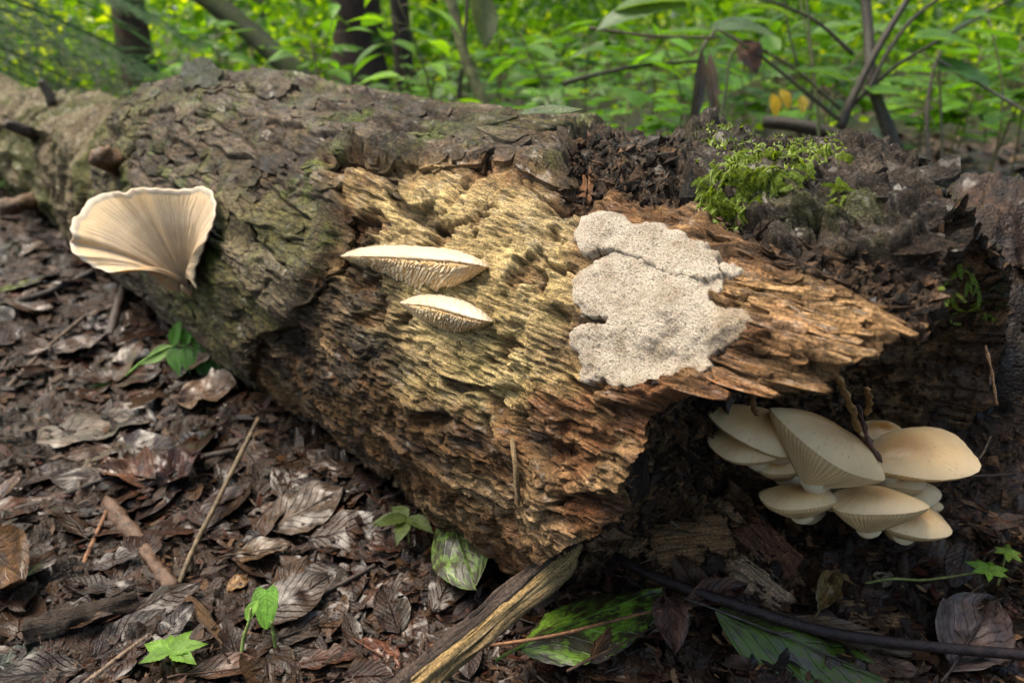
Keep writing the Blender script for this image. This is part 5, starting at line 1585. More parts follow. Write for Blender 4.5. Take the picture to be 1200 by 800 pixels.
TONEW = ['umber', 'red-brown', 'blackish', 'light brown', 'grey-brown', 'tan', 'rusty']
def scatter(n, x0, x1, y0, y1, lo, hi, label, group):
    for x, y, g in litter_spots(n, x0, x1, y0, y1):
        kp, ks_ = int(r5.integers(6)), int(r5.integers(7))
        o = bpy.data.objects.new('fallen_leaf', protos[kp])
        Nn = unit(ground_normal(g[0], g[1]) + r5.normal(size=3) * .15)
        a = r5.uniform(0, 6.28)
        L = r5.uniform(lo, hi) * project(g)[2] / FOC
        o.matrix_world = frame_on(g + np.array([0, 0, .004 + .004 * r5.random()]), np.array([math.cos(a), math.sin(a), 0]), Nn) @ Matrix.Scale(L, 4)
        c = np.array(shades[ks_]) * r5.uniform(.22, .58)
        o.color = (*c, 1)
        link(o); tag(o, label % (SHAPEW[kp], TONEW[ks_]), 'leaf', group)
for (n_, x0, x1, y0, y1, lo, hi, where) in [(46, -10, 150, 240, 440, 24, 70, 'on the slope beneath the fan mushroom'), (40, 100, 300, 380, 560, 30, 80, 'round the fern sprig and the large grey bark sheet'),
        (56, -10, 200, 560, 800, 34, 100, 'round the peeling twig and the rotten branch piece'), (52, 200, 420, 560, 800, 34, 100, 'near the bright heart-leaved seedling'), (26, 400, 640, 640, 800, 36, 90, 'along the foot of the split stick')]:
    scatter(n_, x0, x1, y0, y1, lo, hi, '%s wet %s leaf ' + where, 'wet leaves ' + where)
for (n_, x0, x1, y0, y1, where) in [(20, 640, 860, 690, 800, 'among the mottled and drooping leaves'), (24, 860, 1060, 640, 800, 'between the wood chips and the long black twig'), (16, 1060, 1200, 640, 800, 'round the small fern-like plant')]:
    scatter(n_, x0, x1, y0, y1, 22, 70, '%s damp %s leaf scrap ' + where, 'dark leaf scraps ' + where)

for k, (x, y, g) in enumerate(litter_spots(46, -10, 1190, 300, 800)):
    a = r5.uniform(0, 6.28); L = r5.uniform(24, 95)
    x2, y2 = x + math.cos(a) * L, y + math.sin(a) * L * .6
    if y2 > 815 or y2 < 280: continue
    side_ = 'on the litter before the log' if x < 640 else 'on the soil below the hollow'
    cw = ['dark', 'pale', 'brown'][k % 3]
    ground_stick([(x, y, .004), ((x + x2) / 2 + r5.normal() * 4, (y + y2) / 2 + r5.normal() * 3, .006), (x2, y2, .004)], r5.uniform(.9, 2.0), 'fine %s stray twig %s' % (cw, side_), [(.03, .022, .017), (.13, .09, .055), (.07, .04, .025)][k % 3], group='fine twigs ' + side_, seed=60 + k, n=12, seg=6, rough=.2)

def bits(name, n, x0, x1, y0, y1, smin, smax, label, cat, colr, seed):
    """uncountable scraps: bent leaf fragments and needles in one mesh"""
    r = np.random.default_rng(seed)
    X = r.uniform(x0, x1, n); Y = r.uniform(y0, y1, n)
    d = FWD + RIGHT * ((X - 600) / FOC)[:, None] + UP * ((400 - Y) / FOC)[:, None]; d /= np.linalg.norm(d, axis=1)[:, None]
    t = -CAM[2] / np.minimum(d[:, 2], -.05)
    for _ in range(30):
        P = CAM + d * t[:, None]; e = P[:, 2] - ground_z(P[:, 0], P[:, 1]); t = t + .6 * e / np.maximum(.15, -d[:, 2])
    P = CAM + d * t[:, None]
    ok = (t < 6)
    P = P[ok]; n = len(P)
    sz = r.uniform(smin, smax, n) * (P @ FWD * 0 + np.linalg.norm(P - CAM, axis=1)) / FOC
    asp = np.where(r.random(n) < .25, .10, r.uniform(.3, .9, n))
    a = r.uniform(0, 6.283, n)
    ax = np.stack([np.cos(a), np.sin(a), r.normal(0, .25, n)], -1); ay = np.stack([-np.sin(a), np.cos(a), r.normal(0, .3, n)], -1)
    up = np.array([0, 0, 1.0])
    tpl = np.array([(-.5, 0, 0), (-.2, .42, .15), (.25, .5, .0), (.5, .05, .12), (.2, -.45, .1), (-.25, -.4, -.05), (0, 0, .12)])
    jit = r.uniform(.65, 1.35, (n, 7, 1))
    V = P[:, None] + (1.7 * tpl[None, :, 0:1] * ax[:, None] + tpl[None, :, 1:2] * asp[:, None, None] * ay[:, None]) * sz[:, None, None] * jit + up * (tpl[None, :, 2:3] * sz[:, None, None] * .5 + r.uniform(.001, .008, (n, 1, 1)))
    tri = np.array([(k, (k + 1) % 6, 6) for k in range(6)])
    F = (tri[None] + 7 * np.arange(n)[:, None, None]).reshape(-1, 3)
    c = np.array(colr)[r.integers(0, len(colr), n)] * r.uniform(.55, 1.4, (n, 1))
    o = obj(name, mesh_np(name, V.reshape(-1, 3), Ft=F, cols=np.repeat(c, 7, 0)), M['scrap'])
    tag(o, label, cat, kind='stuff')
k = NT('litter_scrap')
k.base(k.mix(1.0, k.attr('Col'), k.ramp(k.noise(k.coord('Object'), 200, 4, .65), [(.3, (.5, .5, .5)), (.7, (1.4, 1.4, 1.4))]), 'MULTIPLY')); k.setp(Roughness=.3); k.b.inputs['Specular IOR Level'].default_value = .22
k.bump(k.noise(k.coord('Object'), 500, 3, .6), .002, .7)
M['scrap'] = k.m
cl = [(.023, .013, .0085), (.034, .018, .011), (.016, .010, .0075), (.044, .025, .016), (.026, .017, .015), (.07, .038, .019), (.042, .015, .009)]
bits('leaf_litter', 11500, -420, 700, 190, 830, 3, 15, 'matted scraps of dead leaves, bark and needles before the log', 'litter', cl, 31)
bits('leaf_litter', 4600, 640, 1420, 560, 830, 4, 18, 'crumbled leaf and wood scraps below the hollow end', 'litter', cl + [(.19, .11, .055)], 32)
hp = [ground_hit(x, y) for x, y in zip(r5.uniform(740, 960, 900), r5.uniform(560, 700, 900))]
o = crumbs('wood_crumbs', np.array(hp), np.tile([0, 0, 1.0], (900, 1)), .0042, [(.20, .11, .055), (.13, .07, .035), (.08, .045, .025), (.28, .17, .09)], 'rot', None, 12, np.array([.13, .58, 0]))
tag(o, 'heap of tan and brown rotten wood crumbs in the mouth of the hollow', 'wood crumbs', kind='stuff')
n = 5200
X = r5.uniform(680, 1420, n); Y = r5.uniform(290, 760, n)
G = [ground_hit(x, y) for x, y in zip(X[:3200], Y[:3200])]
G = np.array([g for g in G if np.linalg.norm(g - CAM) < 1.4])
o = crumbs('soil_crumbs', G, np.tile([0, 0, 1.0], (len(G), 1)), .0032, [(.03, .02, .014), (.05, .032, .022), (.02, .014, .011), (.10, .06, .035)], 'rot', None, 9, np.array([.4, .6, 0]))
tag(o, 'crumbs of black soil and rotten wood on the bank beside the hollow', 'soil', kind='stuff')

# ------------------------------------------------------------------ the wood behind the log
r6 = np.random.default_rng(6)

def leaf_cloud(P, Nn, size, asp, seed, name, rnd_v=None):
    """folded leaf blades (two quads each) at points P with normals Nn, one mesh"""
    r = np.random.default_rng(seed); n = len(P)
    a = r.normal(size=(n, 3)); a -= (a * Nn).sum(1)[:, None] * Nn; a /= np.linalg.norm(a, axis=1)[:, None] + 1e-9
    b = np.cross(Nn, a)
    sz = (size * r.uniform(.6, 1.3, n))[:, None]
    w = asp * .5
    k = [(-.5, 0, 0), (0, -w, .10), (.5, 0, -.05), (0, w, .10), (0.02, 0, 0)]
    V = np.stack([P + sz * (a * q[0] + b * q[1] + Nn * q[2]) for q in k], 1)
    F = np.array([(0, 1, 4), (1, 2, 4), (4, 2, 3), (0, 4, 3)])
    F = (F[None] + 5 * np.arange(n)[:, None, None]).reshape(-1, 3)
    rv = r.random(n) if rnd_v is None else rnd_v
    return mesh_np(name, V.reshape(-1, 3), Ft=F, attrs={'rnd': np.repeat(rv, 5)}, smooth=False)

def rand_normals(n, up, seed):
    r = np.random.default_rng(seed)
    v = r.normal(size=(n, 3)) * [.6, .6, .35] + [0, 0, up]
    return v / np.linalg.norm(v, axis=1)[:, None]

# crowns: clumps of leaves round limb ends
def crown_mesh(seed, R, H, n_cl, per):
    r = np.random.default_rng(seed)
    P = []
    for k in range(n_cl):
        d = r.normal(size=3); d /= np.linalg.norm(d)
        c = d * np.array([R, R, H]) * r.uniform(.35, 1) ** .6
        P.append(c + r.normal(size=(per, 3)) * np.array([.5, .5, .28]) * R * .28)
    P = np.vstack(P)
    return leaf_cloud(P, rand_normals(len(P), .7, seed), .13, .6, seed, 'crown')
crowns = [crown_mesh(1, 2.0, 1.6, 44, 34), crown_mesh(2, 1.6, 1.9, 40, 34)]

def tree(px_x, width_px, dist, lean, label, color, top=7.5, crown=0, moss=False, base_px=None, group='trees standing behind the log'):
    d = ray(px_x, 60); h = math.hypot(d[0], d[1])
    X, Y = d[0] / h * dist, d[1] / h * dist
    z0 = float(ground_z(X, Y))
    org = np.array([X, Y, z0])
    root = empty('tree', org); tag(root, label, 'tree', group)
    rad = width_px * dist * .5 / FOC
    t = np.linspace(0, 1, 40) ** 1.6
    Hh = top
    path = np.stack([lean[0] * t * Hh + .04 * np.sin(t * 9 + px_x), lean[1] * t * Hh, t * Hh - .15], -1)
    rr = rad * (1.0 - .75 * t) * (1 + .55 * np.exp(-t * Hh / .18))
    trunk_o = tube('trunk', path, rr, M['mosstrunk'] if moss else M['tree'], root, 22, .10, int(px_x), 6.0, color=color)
    for k in range(4):
        t0 = r6.uniform(.72, .95); i = int(np.searchsorted(t, t0)); b = path[i]
        a = r6.uniform(0, 6.28); L = r6.uniform(.8, 1.5)
        lp = spline([b, b + [math.cos(a) * L * .5, math.sin(a) * L * .5, L * .35], b + [math.cos(a) * L, math.sin(a) * L, L * .5]], 7)
        tube('limb', lp, np.linspace(rr[i] * .6, .01, 7), M['tree'], trunk_o, 7, .1, k, color=color)
    c = bpy.data.objects.new('crown', crowns[crown])
    if not crowns[crown].materials: crowns[crown].materials.append(M['foliage'])
    c.color = (1, 1, 1, 1); link(c, root); c.location = path[-1]
    sc = r6.uniform(.9, 1.15); c.scale = (sc, sc, sc); c.rotation_euler = (0, 0, r6.uniform(0, 6.28))
    return root
M['mosstrunk'] = plain('mossy_bark', (.022, .032, .006), .8, 25, .6, .012)
BRN = (.105, .070, .048); DKB = (.070, .046, .033); GRY = (.13, .115, .085)
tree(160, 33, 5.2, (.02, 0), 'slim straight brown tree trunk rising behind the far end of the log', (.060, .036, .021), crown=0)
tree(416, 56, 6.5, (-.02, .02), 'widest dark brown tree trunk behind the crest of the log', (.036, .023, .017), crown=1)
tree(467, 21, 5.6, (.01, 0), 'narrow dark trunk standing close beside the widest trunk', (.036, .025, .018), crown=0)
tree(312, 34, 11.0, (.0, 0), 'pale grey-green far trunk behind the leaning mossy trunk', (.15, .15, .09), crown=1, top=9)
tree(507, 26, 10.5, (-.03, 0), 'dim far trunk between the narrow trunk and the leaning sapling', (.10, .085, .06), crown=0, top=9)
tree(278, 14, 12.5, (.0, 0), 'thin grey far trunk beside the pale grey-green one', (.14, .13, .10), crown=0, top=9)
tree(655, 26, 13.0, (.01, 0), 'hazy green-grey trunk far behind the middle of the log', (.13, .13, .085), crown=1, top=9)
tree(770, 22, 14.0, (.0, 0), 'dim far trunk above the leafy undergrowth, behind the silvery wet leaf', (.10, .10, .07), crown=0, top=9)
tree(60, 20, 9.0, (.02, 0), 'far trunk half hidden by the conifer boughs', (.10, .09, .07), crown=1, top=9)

def leaning_stem(name, pts, r0, r1, label, color, cat, mat='tree', seg=14, rough=.1):
    P = np.array([at(*q) for q in pts])
    path = spline(P, 30)
    o = empty(name, path[-1]); tag(o, label, cat)
    tube('trunk', path - path[-1], np.linspace(r0, r1, 30), M[mat], o, seg, rough, len(label), 12, color=color)
    return o, path
o, pth = leaning_stem('leaning_tree', [(130, -80, 4.4), (245, 0, 4.2), (300, 45, 4.1), (345, 84, 4.0), (392, 135, 3.95), (430, 190, 3.9)], .052, .062, 'mossy green trunk leaning diagonally down to the crest of the log', (.07, .085, .022), 'tree', 'mosstrunk')
o, pth = leaning_stem('sapling', [(505, -70, 2.5), (528, 0, 2.5), (546, 70, 2.5), (572, 136, 2.5), (590, 200, 2.5)], .015, .019, 'slender greenish sapling stem leaning behind the middle of the log', (.10, .105, .045), 'sapling')
o, pth = leaning_stem('sapling', [(552, -60, 2.6), (545, 40, 2.6), (536, 130, 2.6), (532, 200, 2.6)], .006, .008, 'thin dark upright stem crossing the leaning sapling', (.055, .045, .03), 'sapling')
dm = leaf_mesh('hanging_leaf', .19, .085, 'oval', .12, .25, .1, 90)
o = obj('hanging_leaf', dm, M['live'], color=(.085, .105, .04)); o.matrix_world = frame_on(at(561, -14, 2.45), camdir(.10, -1, 0), camdir(.5, 0, .85)); tag(o, 'folded olive leaf hanging beside the leaning sapling', 'leaf')

# --- far undergrowth: one leafy mass all round the clearing
def undergrowth():
    r = np.random.default_rng(8)
    n_cl = 1500
    az = np.radians(np.concatenate([r.uniform(-48, 48, 1000), r.uniform(48, 312, 500)]))  # second batch: unseen ring behind the camera, added to hold back low sky light
    d = np.concatenate([6.5 * np.exp(r.random(1000) * 1.5), 7 * np.exp(r.random(500) * 1.1)])
    X = np.sin(az) * d; Y = np.cos(az) * d
    hmax = np.clip(.35 + .11 * d, 0, 3.2)
    z = ground_z(X, Y) + r.uniform(0, 1, n_cl) ** 1.1 * hmax
    C = np.stack([X, Y, z], -1)
    per = 44
    sp = .20 + .020 * d
    P = (C[:, None] + r.normal(size=(n_cl, per, 3)) * sp[:, None, None] * [1, 1, .55]).reshape(-1, 3)
    tone = np.clip(r.beta(.7, 1.0, n_cl)[:, None] * .8 + r.random((n_cl, per)) * .3, 0, 1).ravel()
    keep = P[:, 2] > ground_z(P[:, 0], P[:, 1])
    P = P[keep]; tone = tone[keep]
    size = .085 + .006 * np.linalg.norm(P[:, :2], axis=1)
    me = leaf_cloud(P, rand_normals(len(P), .55, 3), size, .62, 4, 'undergrowth', tone)
    o = obj('undergrowth', me, M['foliage'], color=(1.7, 1.6, 1.0))
    tag(o, 'far green mass of undergrowth leaves filling the wood', 'foliage', kind='stuff')
undergrowth()

# high hillside foliage beyond, closing the view between trunks
def far_wood():
    r = np.random.default_rng(9)
    n = 15000
    az = np.radians(r.uniform(-60, 60, n)); d = r.uniform(22, 42, n)
    X = np.sin(az) * d; Y = np.cos(az) * d
    P = np.stack([X, Y, ground_z(X, Y) + r.uniform(0, 11, n)], -1)
    P += .6 * np.stack([vnoise(P[:, 0] * 2, P[:, 2] * 2, 3), vnoise(P[:, 1] * 2, P[:, 2] * 2, 4), vnoise(P[:, 0] * 2, P[:, 1], 5)], -1)
    tone = np.clip(.35 + .6 * vnoise(X * .35, P[:, 2] * .5, 6) + .15 * r.random(n), 0, 1)
    me = leaf_cloud(P, rand_normals(n, .4, 6), np.full(n, .55), .7, 7, 'far_wood', tone)
    o = obj('far_wood', me, M['foliage'], color=(1.7, 1.75, 1.2))
    tag(o, 'bright distant wall of woodland leaves', 'foliage', kind='stuff')
far_wood()

# --- leafy plants one can tell apart
lm = [leaf_mesh('leaf', 1, .52, 'oval', -.25, .10, .06, 70, 9, 7), leaf_mesh('leaf', 1, .66, 'heart', -.2, .08, .06, 71, 9, 7), lobed_leaf('leaf', 5, .62, 72, .42, .10, .05), lobed_leaf('leaf', 3, .66, 73, .38, .10, .06), leaf_mesh('leaf', 1, .40, 'lance', -.3, .12, .06, 74, 11, 5, serr=.06)]
for m_ in lm: m_.materials.append(M['live'])

def plant_proto(seed):
    """list of (leaf mesh, matrix) and stem path for one plant of unit-ish size"""
    r = np.random.default_rng(seed)
    kind = seed % 5
    H = r.uniform(.22, .50)
    stem = spline([(0, 0, -.05), (r.uniform(-.04, .04), r.uniform(-.04, .04), H * .5), (r.uniform(-.1, .1), r.uniform(-.1, .1), H)], 8)
    leaves = []
    nl = r.integers(6, 10)
    for k in range(nl):
        t = .45 + .55 * k / (nl - 1)
        b = np.array([np.interp(t, np.linspace(0, 1, 8), stem[:, q]) for q in range(3)])
        a = k * 2.4 + r.uniform(-.4, .4)
        L = r.uniform(.085, .15) * (1.25 - .4 * t)
        pet = .05 * r.uniform(.6, 1.4)
        d = np.array([math.cos(a), math.sin(a), r.uniform(-.15, .25)])
        Nn = unit(np.array([0, 0, 1.0]) + r.normal(size=3) * .18)
        leaves.append((kind if r.random() < .8 else (kind + 1) % 5, frame_on(b + d * pet, d, Nn) @ Matrix.Scale(L, 4), (b, b + d * pet)))
    return stem, leaves, H
protos_p = [plant_proto(k) for k in range(9)]
stem_meshes = []
for st, lv, H in protos_p:
    V, Fq, Ft, UV = tube_arrays(st, np.linspace(.0040, .0018, 8), 5)
    Vs, Qs, Ts, n0 = [V], [Fq], [Ft], len(V)
    for _, _, (a, b) in lv:
        v, q, t, _u = tube_arrays(np.array([a, (a + b) / 2 + [0, 0, .004], b]), .0014, 4)
        Vs.append(v); Qs.append(np.asarray(q) + n0); Ts.append(np.asarray(t) + n0); n0 += len(v)
    me = mesh_np('stem', np.vstack(Vs), np.vstack(Qs), np.vstack(Ts), uvs=np.zeros((n0, 2)))
    me.materials.append(M['twig']); stem_meshes.append(me)
greens = [(.065, .17, .008), (.10, .25, .010), (.045, .13, .010), (.15, .31, .012), (.08, .19, .012)]

def plant(x, y, k, sc, label, group, dist=None, tint=1.0):
    if dist is None: g = ground_hit(x, y)
    else:
        d = ray(x, 60); h = math.hypot(d[0], d[1]); X, Y = d[0] / h * dist, d[1] / h * dist; g = np.array([X, Y, float(ground_z(X, Y))])
    st, lv, H = protos_p[k]
    root = empty('leafy_plant', g, (0, 0, r6.uniform(0, 6.28))); root.scale = (sc, sc, sc)
    tag(root, label, 'plant', group)
    s = bpy.data.objects.new('stem', stem_meshes[k]); s.color = (.10, .09, .04, 1); link(s, root)
    c0 = np.array(greens[r6.integers(5)]) * r6.uniform(.8, 1.25) * tint
    for kk, m, _ in lv:
        o = bpy.data.objects.new('leaf', lm[kk]); o.matrix_local = m
        c = c0 * r6.uniform(.8, 1.25); o.color = (*c, 1)
        link(o, root); o.matrix_local = m
    return root
PLANTW = ['oval-leaved', 'heart-leaved', 'five-lobed', 'three-lobed', 'narrow-leaved']
zones = [(360, 560, 2.3, 5.5, 17, 'green plant behind the crest below the dark trunks', 'plants below the dark trunks', 1.0),
         (560, 700, 2.2, 5.5, 15, 'green plant behind the crest, under the leaning sapling', 'plants under the leaning sapling', 1.05),
         (700, 830, 2.2, 5.5, 15, 'green plant behind the log, next to the hanging dead leaves', 'plants next to the hanging dead leaves', 1.05),
         (830, 1020, 2.5, 6.0, 18, 'green plant on the floor behind the moss clump', 'plants behind the moss clump', .85),
         (1020, 1220, 2.5, 6.0, 16, 'green plant on the floor beyond the woody shrub', 'plants beyond the woody shrub', .85),
         (150, 360, 3.4, 6.5, 12, 'bright plant beyond the far end of the log', 'plants beyond the far end', 1.1)]
for (x0, x1, d0, d1, n, lab, grp, tint) in zones:
    for k in range(n):
        kp = int(r6.integers(9)); sc = r6.uniform(.75, 1.25)
        plant(r6.uniform(x0, x1), 0, kp, sc, ('tall ' if sc * protos_p[kp][2] > .42 else 'low ' if sc * protos_p[kp][2] < .30 else '') + PLANTW[kp % 5] + ' ' + lab, grp, d0 * (d1 / d0) ** r6.random(), tint)

# --- ground cover: low green leaves and brown litter further back
def ground_cover():
    r = np.random.default_rng(14)
    n = 11500
    az = np.radians(r.uniform(-58, 58, n)); d = 1.3 * np.exp(r.random(n) * 2.0)
    X = np.sin(az) * d; Y = np.cos(az) * d
    q = (X - L_C[0]) * L_N[0] + (Y - L_C[1]) * L_N[1]
    ok = (q < -.25) | (d > 2.2); X, Y, d = X[ok], Y[ok], d[ok]
    gm = vnoise(X * 1.6, Y * 1.6, 3) > .47
    P = np.stack([X, Y, ground_z(X, Y) + .012], -1)
    b = P[~gm]
    me = leaf_cloud(b, rand_normals(len(b), 1.6, 15), np.full(len(b), .07), .6, 16, 'leaf_litter')
    cl_ = np.array([(.075, .045, .028), (.10, .062, .038), (.05, .034, .024), (.14, .09, .05)])[r.integers(0, 4, len(b))] * r.uniform(.6, 1.3, (len(b), 1))
    a = me.color_attributes.new('Col', 'FLOAT_COLOR', 'POINT'); a.data.foreach_set('color', np.c_[np.repeat(cl_, 5, 0), np.ones(len(b) * 5)].astype(np.float32).ravel())
    tag(obj('leaf_litter', me, M['scrap']), 'brown fallen leaves on the forest floor behind the log', 'litter', kind='stuff')
    g = P[gm] + np.array([0, 0, 1.0]) * r.uniform(.01, .10, (gm.sum(), 1))
    me = leaf_cloud(g, rand_normals(len(g), 1.2, 17), np.full(len(g), .055), .8, 18, 'ground_cover', np.clip(r.random(len(g)), 0, 1))
    tag(obj('ground_cover', me, M['foliage'], color=(1.0, 1.1, 1.0)), 'low green ground cover leaves behind the log', 'ground cover', kind='stuff')
ground_cover()

# --- conifer boughs hanging in at the top corner
def bough_mesh(seed):
    r = np.random.default_rng(seed)
    main = spline([(0, 0, 0), (.35, .02, .02), (.75, .0, -.08), (1.05, .03, -.24)], 26)
    V, Fq, Ft, _ = tube_arrays(main, np.linspace(.010, .002, 26), 5)
    Vn = []; Fn = []
    tw = []
    for i in range(3, 26):
        for sg in (-1, 1):
            L = .34 * (1 - i / 30) * r.uniform(.7, 1.2) + .05
            d = unit(np.array([.75, sg * 1.0, -.18 + r.normal() * .1]))
            tw.append((main[i], d, L))
    for b, d, L in tw:
        m = int(L / .008)
        s_ = unit(np.cross(d, [0, 0, 1.0]))
        for k in range(m):
            p = b + d * L * k / m + np.array([0, 0, -.10 * (k / m) ** 2 * L])
            for sg in (-1, 1):
                nd = unit(d * .5 + s_ * sg + np.array([0, 0, r.normal() * .15])); l = .020 * r.uniform(.7, 1.2)
                w = d * .0040; i0 = len(Vn)
                Vn += [p - w, p + w, p + nd * l]; Fn.append((i0, i0 + 1, i0 + 2))
    n0 = len(V)
    return mesh_np('bough', np.vstack([V, np.array(Vn)]), Fq, np.vstack([Ft, np.array(Fn) + n0]), attrs={'rnd': np.r_[np.full(n0, .1), np.repeat(r.random(len(Fn)) * .5, 3)]}, smooth=False)
def conifer():
    base = at(-190, 150, 3.4); g = np.array([base[0], base[1], float(ground_z(base[0], base[1]))])
    root = empty('conifer_tree', g); tag(root, 'conifer with flat drooping green boughs reaching over the far end', 'tree')
    tube('trunk', spline([(0, 0, -.1), (.03, 0, 2), (0, .02, 5)], 20), np.linspace(.11, .04, 20), M['tree'], root, 16, .1, 3, 6, color=(.08, .055, .04))
    ms = [bough_mesh(1), bough_mesh(2)]
    for m_ in ms: m_.materials.append(M['foliage'])
    spec = [(-150, -20, 2.7, .9, 8, .0), (-170, 20, 2.8, .85, -6, .1), (-190, 45, 2.6, .80, 2, -.1), (-130, -70, 2.9, 1.0, 14, .0), (-80, -60, 3.2, .8, 20, .1), (-160, 0, 3.2, .95, 0, .2), (-200, 65, 3.0, .8, -10, 0), (-110, -45, 2.6, .7, 30, -.2), (-140, -5, 3.0, .9, 12, .15), (-180, 35, 3.1, .9, 6, -.15)]
    for k, (x, y, dp, sc, yaw, roll) in enumerate(spec):
        o = bpy.data.objects.new('bough', ms[k % 2]); o.color = (.7, 1.0, 1.5, 1)
        link(o, root); o.location = at(x, y, dp) - g
        o.rotation_euler = (roll + .25, R_(8), R_(yaw)); o.scale = (sc, sc, sc)
conifer()

# --- woody shrub behind the mossy end: forked stems, bare twigs, wet leaves
def shrub():
    D0 = 2.05
    org = ground_hit(1195, 236)
    root = empty('woody_shrub', org); tag(root, 'dark many-stemmed shrub with bare twigs behind the mossy end of the log', 'shrub')
    def tw(pts, r0, r1, color=(.036, .028, .020), name='twig', seg=8, rough=.08, lab=None):
        P = spline([at(*q) for q in pts], 24) - org
        o = tube(name, P, np.linspace(r0, r1, 24), M['twig'], root, seg, rough, int(pts[0][0]), 18, color=color)
        if lab: o['label'] = lab
    tw([(1215, 236, 2.1), (1160, 228, 2.1), (1105, 215, 2.05), (1062, 190, 2.0), (1040, 150, 1.98), (1022, 95, 1.98), (1018, 40, 2.0), (1012, -30, 2.0)], .020, .012, (.050, .044, .032), 'stem', 12, .14, 'thick grey-green main stem curving up from the floor')
    tw([(1080, 205, 2.08), (1030, 182, 2.1), (985, 162, 2.12), (940, 148, 2.15), (895, 143, 2.2)], .024, .016, (.030, .025, .018), 'stem', 12, .14, 'dark low limb lying behind the moss')
    tw([(985, 150, 1.95), (1002, 108, 1.95), (1030, 55, 1.95), (1068, -8, 1.95)], .012, .008)
    tw([(1015, 110, 1.95), (1040, 62, 1.95), (1070, 22, 1.95), (1115, -12, 1.95)], .006, .004)
    tw([(1002, 120, 1.97), (1050, 78, 1.97), (1110, 42, 1.97), (1190, -4, 1.97)], .0055, .003)
    tw([(985, 142, 1.95), (940, 105, 1.95), (890, 65, 1.95), (842, 35, 1.95)], .0055, .0035, (.06, .055, .03))
    tw([(985, 128, 2.0), (930, 80, 2.0), (890, 58, 2.0), (850, 40, 2.0)], .0045, .003, (.06, .06, .03))
    tw([(1000, 64, 2.0), (960, 28, 2.0), (920, 8, 2.0), (880, -5, 2.0)], .005, .003)
    tw([(960, 168, 2.0), (957, 110, 2.0), (950, 55, 2.0), (944, -10, 2.0)], .0045, .0035, (.07, .085, .03))
    tw([(935, 78, 2.0), (925, 40, 2.0), (917, -10, 2.0)], .003, .002)
    tw([(1098, 70, 1.9), (1130, 88, 1.9), (1170, 112, 1.9), (1215, 138, 1.9)], .0042, .0034, (.13, .115, .09))
    tw([(1090, 205, 2.0), (1086, 140, 2.0), (1092, 90, 2.0), (1102, 60, 2.0)], .0065, .003, (.085, .07, .055))
    tw([(1104, 208, 2.0), (1103, 150, 2.0), (1100, 60, 2.0)], .004, .003, (.055, .055, .03))
    tw([(690, 33, 1.9), (760, 42, 1.9), (840, 45, 1.9)], .0035, .003, (.07, .05, .035))
    tw([(660, 98, 2.3), (710, 85, 2.3), (760, 76, 2.3), (820, 72, 2.3)], .007, .004)
    tw([(840, 34, 1.95), (823, 60, 1.95), (818, 100, 1.95), (812, 178, 1.95)], .0035, .004, (.05, .04, .028))
    tw([(838, 185, 1.95), (850, 110, 1.95), (860, 60, 1.95), (900, 60, 1.95)], .004, .003, (.06, .07, .03))
    def lf(x, y, dp, ang, L, nrm, color, mat='live', kk=0, W=.5):
        me = leaf_mesh('leaf', L, L * W, ['oval', 'heart', 'lance'][kk], -.25, .12, .08, int(x + y), 17, 9, serr=.02)
        o = obj('leaf', me, M[mat], root, color=color)
        o.matrix_local = frame_on(at(x, y, dp) - org, camdir(math.cos(R_(ang)), math.sin(R_(ang)), .1), camdir(*nrm))
        return o
    lf(830, 34, 1.8, 20, .17, (0, .75, .65), (.10, .16, .07), 'live', 0, .45)['label'] = 'wet leaf catching a pale sheen at the top edge'
    lf(805, 6, 1.75, 198, .21, (0, .75, .65), (.12, .19, .09), 'live', 0, .45)['label'] = 'broad wet leaf drooping from the top edge with a silvery sheen'
    lf(822, 2, 1.75, 183, .19, (.1, .8, .55), (.10, .19, .04), 'live', 0, .5)
    lf(860, 8, 1.9, 5, .15, (0, .9, .4), (.09, .17, .03))
    lf(1070, 45, 1.9, 10, .17, (0, .8, .6), (.10, .22, .025), 'live', 0, .55)
    lf(1100, 78, 1.9, -30, .12, (0, .7, .7), (.05, .13, .03), 'live', 1, .8)
    lf(1130, 20, 1.9, 20, .14, (0, .8, .5), (.09, .20, .03))
    lf(1150, 60, 2.2, -20, .13, (0, .8, .5), (.11, .22, .03))
    lf(1010, 30, 2.1, 170, .13, (0, .85, .5), (.10, .21, .03))
    lf(950, 40, 2.2, 10, .12, (0, .85, .5), (.09, .2, .03))
    lf(905, 25, 2.1, 175, .14, (0, .85, .5), (.08, .18, .03))
    rr_ = np.random.default_rng(33)
    for q in range(26):
        x = rr_.uniform(690, 1200); y = rr_.uniform(-15, 125); dpq = rr_.uniform(1.9, 2.6)
        lf(x, y, dpq, rr_.choice([0, 180]) + rr_.uniform(-25, 25), rr_.uniform(.08, .16), (rr_.normal() * .15, .85, rr_.uniform(.25, .6)), tuple(np.array([.08, .19, .014]) * rr_.uniform(.5, 1.3)), 'live', int(rr_.integers(0, 2)), .55)
    lf(1020, 150, 2.0, -50, .07, (.1, .5, .8), (.20, .28, .20), 'live', 0, .6)['label'] = 'small pale wet leaf catching the light by the main stem'
    lf(905, 110, 2.1, -80, .06, (.2, .2, .9), (.55, .36, .03), 'live', 0, .6)['label'] = 'yellow autumn leaf'
    lf(915, 105, 2.1, -70, .055, (.1, .3, .9), (.50, .34, .03), 'live', 0, .6)['label'] = 'second yellow autumn leaf'
    lf(940, 112, 2.15, -95, .05, (.1, .3, .9), (.42, .32, .04), 'live', 0, .6)
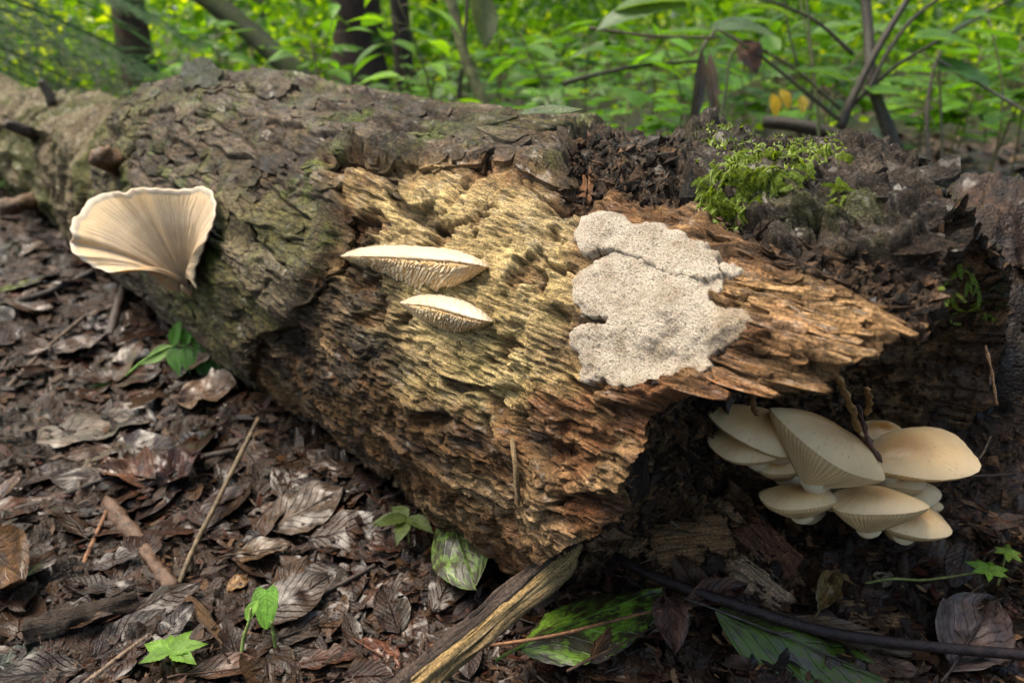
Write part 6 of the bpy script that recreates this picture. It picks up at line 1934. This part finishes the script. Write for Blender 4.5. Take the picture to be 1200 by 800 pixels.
    lf(822, 58, 1.93, -92, .24, (.5, 0, .85), (.085, .058, .032), 'dead', 2, .16)['label'] = 'long dead brown leaf hanging straight down'
    lf(832, 62, 1.95, -88, .22, (-.4, 0, .9), (.095, .07, .042), 'dead', 2, .13)['label'] = 'second dead leaf hanging beside the first'
    lf(868, 48, 1.95, -60, .085, (.1, .2, .95), (.085, .040, .022), 'dead', 0, .8)['label'] = 'curled red-brown dead leaf caught in the twigs'
shrub()

def low_leaf(x, y, dp, ang, L, W, nrm, color, label, kk='heart', mat='live'):
    me = leaf_mesh('green_leaf', L, W, kk, -.12, .08, .06, int(x), 19, 11, serr=.02)
    P = at(x, y, dp)
    root = empty('ground_plant', P); tag(root, label, 'plant')
    o = obj('leaf', me, M[mat], root, color=color)
    d = camdir(math.cos(R_(ang)), math.sin(R_(ang)), .0)
    o.matrix_local = frame_on(np.zeros(3), d, camdir(*nrm))
    gz = float(ground_z(P[0], P[1] + .05))
    tube('stem', spline([(0, 0, 0), (-.01, .02, -.4 * (P[2] - gz)), (-.01, .05, gz - P[2] - .02)], 8), .0016, M['twig'], root, 6, color=(.14, .20, .05))
low_leaf(1108, 236, .98, -8, .062, .048, (0, .78, .6), (.085, .23, .03), 'shiny heart-shaped green leaf peeping over the end of the log')
low_leaf(1172, 232, 1.02, -6, .060, .034, (0, .85, .5), (.10, .25, .035), 'green leaf at the picture edge beside the shiny heart-shaped one', 'oval')

# ------------------------------------------------------------------ unseen leaf canopy added overhead to filter the blue sky light
def canopy():
    r = np.random.default_rng(19)
    ncl, per = 420, 26
    a = r.uniform(0, 6.283, ncl); d = 15 * np.sqrt(r.random(ncl))
    C = np.stack([np.cos(a) * d, np.sin(a) * d + 2, r.uniform(5.5, 9.5, ncl)], -1)
    P = (C[:, None] + r.normal(size=(ncl, per, 3)) * [.6, .6, .3]).reshape(-1, 3)
    me = leaf_cloud(P, rand_normals(len(P), .8, 20), np.full(len(P), .26), .65, 21, 'added_canopy')
    tag(obj('added_canopy', me, M['foliage'], color=(1, 1, 1)), 'unseen open leaf canopy added high overhead to filter the sky light', 'foliage', kind='stuff')
canopy()
